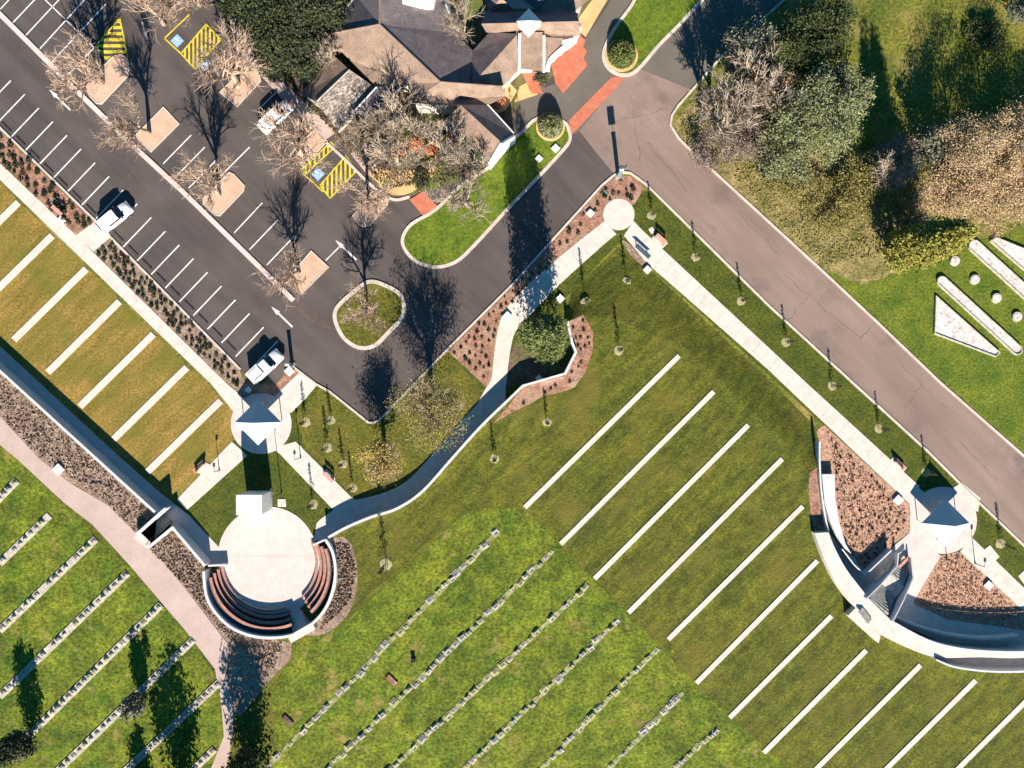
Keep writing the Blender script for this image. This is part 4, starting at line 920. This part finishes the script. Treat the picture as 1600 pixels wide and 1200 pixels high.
for (px_, h_, r_, m_, l_, sd_, n_) in [((678,640), 11, 4.5, 'leaf_straw', 'tall loose straw coloured tree beside the road bend', 31, 10500), ((605,714), 8, 2.9, 'leaf_gold', 'small round golden leaved tree near the shaded ramp', 32, 6500)]:
    t_ = leafy(px_, h_, r_, m_, l_, sd_, n_, .10, .3, 60, 'bark_pink', spread=.2)
    b_, g_ = bare_mesh(h_*.98, r_*.95, sd_, 1.1, .016); b_.add(g_.V, g_.F).build('branches', 'bark_pink', t_)
leafy((846,532), 17, 3.0, 'leaf_topiary', 'bushy green conifer inside the angular white wall', 33, 15000, .17, .03, 55, 'bark_dark', 'conifer', cone=.2, spread=.2)
# dark evergreens at the top of the garden
for i, (x, y, h, r) in enumerate([(415,22,8,4.2),(452,50,9,4.6),(492,22,8,4.2),(455,-10,9,4.5),(436,92,7,2.9),(478,100,6,2.3)]):
    leafy((x+8, y+8), h, r, 'leaf_dark' if i % 3 else 'leaf_forest', ['broad dark evergreen at the top beside the footpath','broad dark evergreen left of the tan hipped roof','broad dark evergreen touching the blue shaded roof','dark evergreen at the very top edge left of the roof','smaller evergreen leaning over the footpath','small evergreen behind the garden store'][i], 40+i, 9000, .17, .08, 44, spread=.26, group='dark evergreens beside the footpath')
# trees beyond the road, top right
TR = [((1250,208),10,5.4,'leaf_olive','wide grey-green olive toned tree beyond the road'),((1278,165),9,4.2,'leaf_olive','grey-green tree joined to the upper side of the wide olive toned one'),((1215,250),7,4.0,'leaf_olive','dull grey-green tree at the lower left of the olive toned one'),
      ((1225,95),8,4.0,'leaf_forest','dark green tree beside the grey road at the top'),((1270,60),8,3.8,'leaf_forest','dark green tree at the top edge right of the road'),((1200,110),7,3.0,'leaf_green','mid green tree behind the grey bare trees'),
      ((1165,220),5,3.6,'leaf_mauve','low mauve bush between the grey bare trees and the kerb'),((1110,240),4,3.0,'leaf_mauve','low mauve bush touching the kerb at the road corner'),((1195,160),6,3.4,'leaf_tan','tan bush behind the grey bare trees'),
      ((1150,100),9,3.4,'leaf_grey','pale grey tree in the deep shade by the top road'),
      ((1340,300),3,4.6,'leaf_straw','low straw coloured bush left of the long cypress shadow'),((1290,320),2.2,4.0,'leaf_straw','low straw coloured bush beside the wide road'),((1230,290),3.5,3.4,'leaf_straw','straw green bush near the kerb of the wide road'),((1385,250),5,2.8,'leaf_mauve','mauve thicket above the straw coloured bush'),
      ((1423,360),3,2.0,'leaf_grey','small grey bush left of the yellow-green one'),
      ((1490,262),11,5.2,'leaf_tan','tan leaved wide tree at the right'),((1545,258),11,5.6,'leaf_tan','tan leaved wide tree touching the right edge'),((1468,305),6,4.4,'leaf_tan','tan leaved tree above the round planters'),((1545,310),5.5,5.0,'leaf_tan','lower tan leaved tree above the memorial beds'),((1600,235),8,4.4,'leaf_tan','tan tree half outside the right edge'),
      ((1440,240),6,3.0,'leaf_grey','grey-green tree at the left side of the tan ones'),((1535,60),1.5,2.5,'leaf_green','low green bush in the wide shade at the top right'),
      ((1592,30),6,2.8,'leaf_grey','grey bush at the top right corner')]
for i, (px, h, r, m, l) in enumerate(TR):
    leafy(px, h, r, m, l, 60+i, int(1500+(700 if 'tan' in m else 430)*r*r), .105 if 'tan' in m or 'straw' in m or 'mauve' in m else .15, .06, 44, spread=.17, group='trees and bushes beyond the road')
leafy((1397,398), 17, 2.9, 'leaf_yellow', 'tall yellow-green cypress casting the long shadow beyond the road', 95, 17000, .2, .03, 80, name='cypress_tree', cone=.28, spread=.2)
# topiary
def dome(px, r, m, label, seed):
    p = G(*px); root = empty('domed_shrub', p); tag(root, label, 'shrub', 'clipped domed shrubs at the island ends')
    rr = np.random.default_rng(seed); n = 5200; u = rr.normal(size=(n,3)); u /= np.linalg.norm(u,axis=1)[:,None]; u[:,2] = np.abs(u[:,2])*1.0
    hole = np.hypot(u[:,0],u[:,1]) < .42; u = u[~(hole & (rr.random(n) < .85))]; n = len(u)
    q = u*r*rr.uniform(.86,1.04,n)[:,None]; q[:,2] = q[:,2]*1.35+.2
    a = rr.normal(size=(n,3)); a /= np.linalg.norm(a,axis=1)[:,None]; b = rr.normal(size=(n,3)); b -= (b*a).sum(1)[:,None]*a; b /= np.linalg.norm(b,axis=1)[:,None]; s = .15
    V = np.stack([q-a*s,q+b*s*.6,q+a*s,q-b*s*.6],1).reshape(-1,3); me = npmesh('crown', V, np.arange(4*n).reshape(-1,4), m)
    o = bpy.data.objects.new('crown', me); C.objects.link(o); o.parent = root
    MB().tube((0,0,0),(0,0,r*.9),.12,.06,7).build('trunk', 'bark_dark', root)
    MB().tube((0,0,.12),(0,0,.17),r*1.22,r*1.2,28).build('edging_ring', 'tan_paving', root)
dome((971,87), 1.75, 'leaf_topiary', 'clipped green domed shrub at the rounded tip of the upper grass island', 1)
dome((860,198), 1.55, 'leaf_olive', 'brownish domed shrub at the tip of the long grass island', 2)
# cypresses at the bottom left
leafy((52,1148), 6.6, 1.75, 'leaf_dark', 'dark cypress at the bottom left corner among the desk stones', 101, 3000, .2, .05, 26, name='cypress_tree', spread=.25, group='cypresses of the cemetery')
leafy((226,1090), 5.4, 1.3, 'leaf_grey', 'greyish conifer between two long shadows on the lower left lawn', 102, 2400, .18, .05, 22, name='cypress_tree', spread=.25, group='cypresses of the cemetery')
leafy((285,1222), 9.5, 2.9, 'leaf_dark', 'broad dark cypress at the bottom edge casting the widest shadow', 103, 4600, .22, .05, 30, name='cypress_tree', spread=.25, group='cypresses of the cemetery')
leafy((398,1190), 9.5, 2.9, 'leaf_forest', 'dark evergreen at the bottom end of the pink path', 104, 5000, .22, .05, 32, name='cypress_tree', spread=.25, group='cypresses of the cemetery')
leafy((222,1225), 4, 1.6, 'leaf_dark', 'small dark conifer at the bottom edge', 105, 1600, .2, .05, 20, name='cypress_tree', spread=.25, group='cypresses of the cemetery')
# garden shrubs of the courtyard
for i, (x, y, r, m) in enumerate([(622,222,.9,'leaf_rust'),(626,240,.8,'leaf_rust'),(652,228,.8,'leaf_rust'),(677,233,.9,'leaf_rust'),(708,228,1.0,'leaf_rust'),(716,218,.7,'leaf_rust'),(778,165,.8,'leaf_rust'),(845,122,.9,'leaf_dark'),(628,214,.9,'leaf_yellow'),(651,212,1.0,'leaf_green'),(610,238,.7,'leaf_green'),(690,252,1.2,'leaf_green'),(660,285,.9,'leaf_dark'),(600,205,1.0,'leaf_dark'),(735,205,1.2,'leaf_olive'),(748,240,1.1,'leaf_olive')]):
    col = {'leaf_rust':'rust red','leaf_dark':'dark','leaf_yellow':'yellow','leaf_green':'green','leaf_olive':'olive'}[m]
    pos = ['at the left of the courtyard','just below the left rust one','at the centre of the courtyard','right of the centre of the courtyard','at the right of the courtyard','behind the right one','by the forecourt gable','at the portico column','above the left rust shrub','above the central rust shrub','at the left courtyard wall','at the green courtyard corner','on the tan paving','by the store roof','against the side wing','under the side wing gable'][i]
    leafy((x, y), 1.4+r*.6, r*1.25, m, f'small {col} shrub {pos}', 120+i, 900, .12, .05, 12, name='garden_shrub', cat='shrub', group='shrubs of the courtyard')

# saplings with their mulch rings
SP = [(1087,402),(1158,470),(1228,535),(1300,603),(1373,670),(1446,738),(1563,850),(979,440),(915,472),(967,547),(855,660),(773,717),(603,882),(478,660),(517,657),(512,700),(536,725),(551,762),(490,788),(1018,337)]
SL = ['first sapling of the road verge from the top','second sapling of the road verge from the top','third sapling of the road verge from the top','fourth sapling of the road verge from the top','fifth sapling of the road verge from the top','sapling in the shadow of the right canopy','sapling right of the right canopy','sapling below the notice board on the sloping lawn','sapling between the long path and the framed bed','sapling above the first long concrete strip','sapling just below the angular wall','sapling between the shaded ramp and the first long strip','sapling with the longest shadow, right of the round stage','sapling closest to the canopy plaza on its right','sapling near the kerb point of the car park','sapling in the middle of the small lawn right of the canopy plaza','sapling right of the pink bench','sapling nearest the golden tree','sapling above the round stage','sapling beside the small round path end']
sap = []
for k in range(3):
    r = np.random.default_rng(k+5); n = 260; q = r.normal(size=(n,3)); z = r.uniform(.7, 3.0, n); w = .20*(1-(z-.6)/2.9)+.04
    pts = np.stack([q[:,0]*w*.8, q[:,1]*w*.8, z], 1); a = r.normal(size=(n,3)); a /= np.linalg.norm(a,axis=1)[:,None]; b = r.normal(size=(n,3)); b -= (b*a).sum(1)[:,None]*a; b /= np.linalg.norm(b,axis=1)[:,None]; s = .10
    s = .075; V = np.stack([pts-a*s,pts+b*s*.6,pts+a*s,pts-b*s*.6],1).reshape(-1,3); sap.append(npmesh('crown', V, np.arange(4*n).reshape(-1,4), 'leaf_dark'))
for i, (px, l) in enumerate(zip(SP, SL)):
    p = GZ(*px); root = empty('sapling', p, random.uniform(0,6)); tag(root, l, 'young tree', 'staked saplings of the lawns')
    o = bpy.data.objects.new('crown', sap[i % 3]); C.objects.link(o); o.parent = root
    MB().tube((0,0,0),(0,0,2.4),.03,.012,6).build('trunk', 'bark_dark', root)
    n = 14; V = [(0,0,.07)]+[(math.cos(t)*.62*random.uniform(.82,1.12), math.sin(t)*.62*random.uniform(.82,1.12), .02) for t in [6.283*j/n for j in range(n)]]
    link('mulch_ring', V, [(0,1+j,1+(j+1)%n) for j in range(n)], 'sapling_ring', root)
    MB().box((.3,0,.6),(.05,.05,1.2)).build('stake', 'timber_pink', root)
    s = 1.75 if i == 12 else random.uniform(.85,1.15); root.scale = (s**.5, s**.5, s)

# low shrubs in the mulch
def shrub_mesh(seed, m):
    r = np.random.default_rng(seed); n = 70; q = r.normal(size=(n,3)); q /= np.linalg.norm(q,axis=1)[:,None]; q[:,2] = abs(q[:,2]); q *= .32*r.uniform(.4,1.05,n)[:,None]
    a = r.normal(size=(n,3)); a /= np.linalg.norm(a,axis=1)[:,None]; b = r.normal(size=(n,3)); b -= (b*a).sum(1)[:,None]*a; b /= np.linalg.norm(b,axis=1)[:,None]; s = .10
    return npmesh('low_shrub', np.stack([q-a*s,q+b*s*.6,q+a*s,q-b*s*.6],1).reshape(-1,3), np.arange(4*n).reshape(-1,4), m)
shm = [shrub_mesh(i, ['shrub_leaf','shrub_leaf','leaf_dark','leaf_green'][i]) for i in range(4)]
def plant(poly, n, z, label, group, sc=(.7,1.2), mind=6.5, kinds=(0,1,2)):
    xs = [p[0] for p in poly]; ys = [p[1] for p in poly]; pts = []; tries = 0
    while len(pts) < n and tries < 6000:
        tries += 1; x, y = random.uniform(min(xs), max(xs)), random.uniform(min(ys), max(ys))
        if inside(x, y, poly) and all((x-a)**2+(y-b)**2 > mind*mind for a, b in pts): pts.append((x, y))
    for x, y in pts:
        p = G(x, y, z); o = bpy.data.objects.new('low_shrub', shm[random.choice(kinds)]); C.objects.link(o); o.location = p
        o.rotation_euler = (0,0,random.uniform(0,6)); s = random.uniform(*sc); o.scale = (s,s,s*random.uniform(.8,1.3)); tag(o, label, 'shrub', group)
    return len(pts)
t = 0
t += plant([(176,376),(374,582),(382,612),(357,596),(152,395)], 95, .05, 'small round dark shrub in the mulch verge below the parking bays', 'dark shrubs of the lower mulch verge')
t += plant([(0,207),(125,330),(143,347),(116,364),(0,250)], 40, .05, 'small dark shrub in the reddish verge above the paved gap', 'dark shrubs of the reddish verge', (.9,1.5), 8)
t += plant([(1292,670),(1306,745),(1312,820),(1330,862),(1350,885),(1390,850),(1418,825),(1415,795),(1300,685)], 70, .05, 'tiny dark shrub in the tan mulch bed left of the right canopy', 'dark shrubs of the tan mulch bed', (.4,.7), 7)
t += plant([(705,550),(800,452),(855,400),(868,408),(815,456),(784,495),(770,550),(762,600)], 45, .05, 'small dark shrub in the red mulch along the upper path', 'dark shrubs of the red mulch', (.5,.9), 8)
t += plant([(940,300),(965,280),(1000,292),(985,312),(945,320),(905,365),(885,380),(870,385)], 20, .05, 'small dark shrub in the junction bed', 'dark shrubs of the junction bed', (.6,1.2), 7)
t += plant([(800,640),(885,592),(905,560),(892,510),(912,500),(922,540),(895,600),(850,615)], 18, U+.03, 'small dark shrub behind the angular wall', 'dark shrubs behind the angular wall', (.5,.8), 7)
print('shrubs', t)
def litter(name, polys, n, z, m, size, label):                     # uncountable ground cover: one object per kind
    r = np.random.default_rng(len(polys)*n); pts = []
    for poly in polys:
        xs = [p[0] for p in poly]; ys = [p[1] for p in poly]; c = 0
        while c < n:
            x, y = random.uniform(min(xs), max(xs)), random.uniform(min(ys), max(ys))
            if inside(x, y, poly): p = G(x, y, z); pts.append((p.x, p.y, z+random.uniform(.02,.16))); c += 1
    q = np.array(pts); n = len(q); a = r.normal(size=(n,3)); a[:,2] *= .5; a /= np.linalg.norm(a,axis=1)[:,None]; b = r.normal(size=(n,3)); b -= (b*a).sum(1)[:,None]*a; b /= np.linalg.norm(b,axis=1)[:,None]; s = size*r.uniform(.5,1.4,n)[:,None]
    me = npmesh(name, np.stack([q-a*s,q+b*s*.6,q+a*s,q-b*s*.6],1).reshape(-1,3), np.arange(4*n).reshape(-1,4), m)
    o = bpy.data.objects.new(name, me); C.objects.link(o); tag(o, label, 'ground cover', None, 'stuff'); return o
litter('ground_cover', [[(1290,670),(1306,745),(1312,820),(1330,862),(1350,885),(1390,850),(1418,825),(1415,795),(1300,685)],[(1474,870),(1500,866),(1590,955),(1585,975),(1520,965),(1435,945)]], 1500, .05, 'mulch_tan', .12, 'tan bark chips and dry stems in the beds beside the right canopy')
litter('ground_cover', [[(0,583),(240,806),(210,830),(165,785),(60,712),(0,648)],[(235,858),(268,830),(318,890),(330,950),(385,1000),(445,1003),(425,1050),(358,1000),(290,918)],[(520,850),(545,850),(556,890),(548,940),(500,985),(520,930)]], 1900, U+.03, 'mulch', .16, 'loose brown mulch and dry stems covering the sloping banks round the stage')
litter('ground_cover', [[(383,0),(405,90),(520,205),(600,295),(700,285),(770,250),(740,210),(600,190),(560,215),(480,160),(440,110)]], 4200, .06, 'soil', .16, 'brown leaf litter and low plants of the courtyard garden')
litter('undergrowth', [[(1215,345),(1290,415),(1380,400),(1480,350),(1600,330),(1600,240),(1420,230),(1250,270),(1120,180),(1090,225)]], 9000, .02, 'leaf_straw', .11, 'dry straw coloured undergrowth below the trees beyond the road')
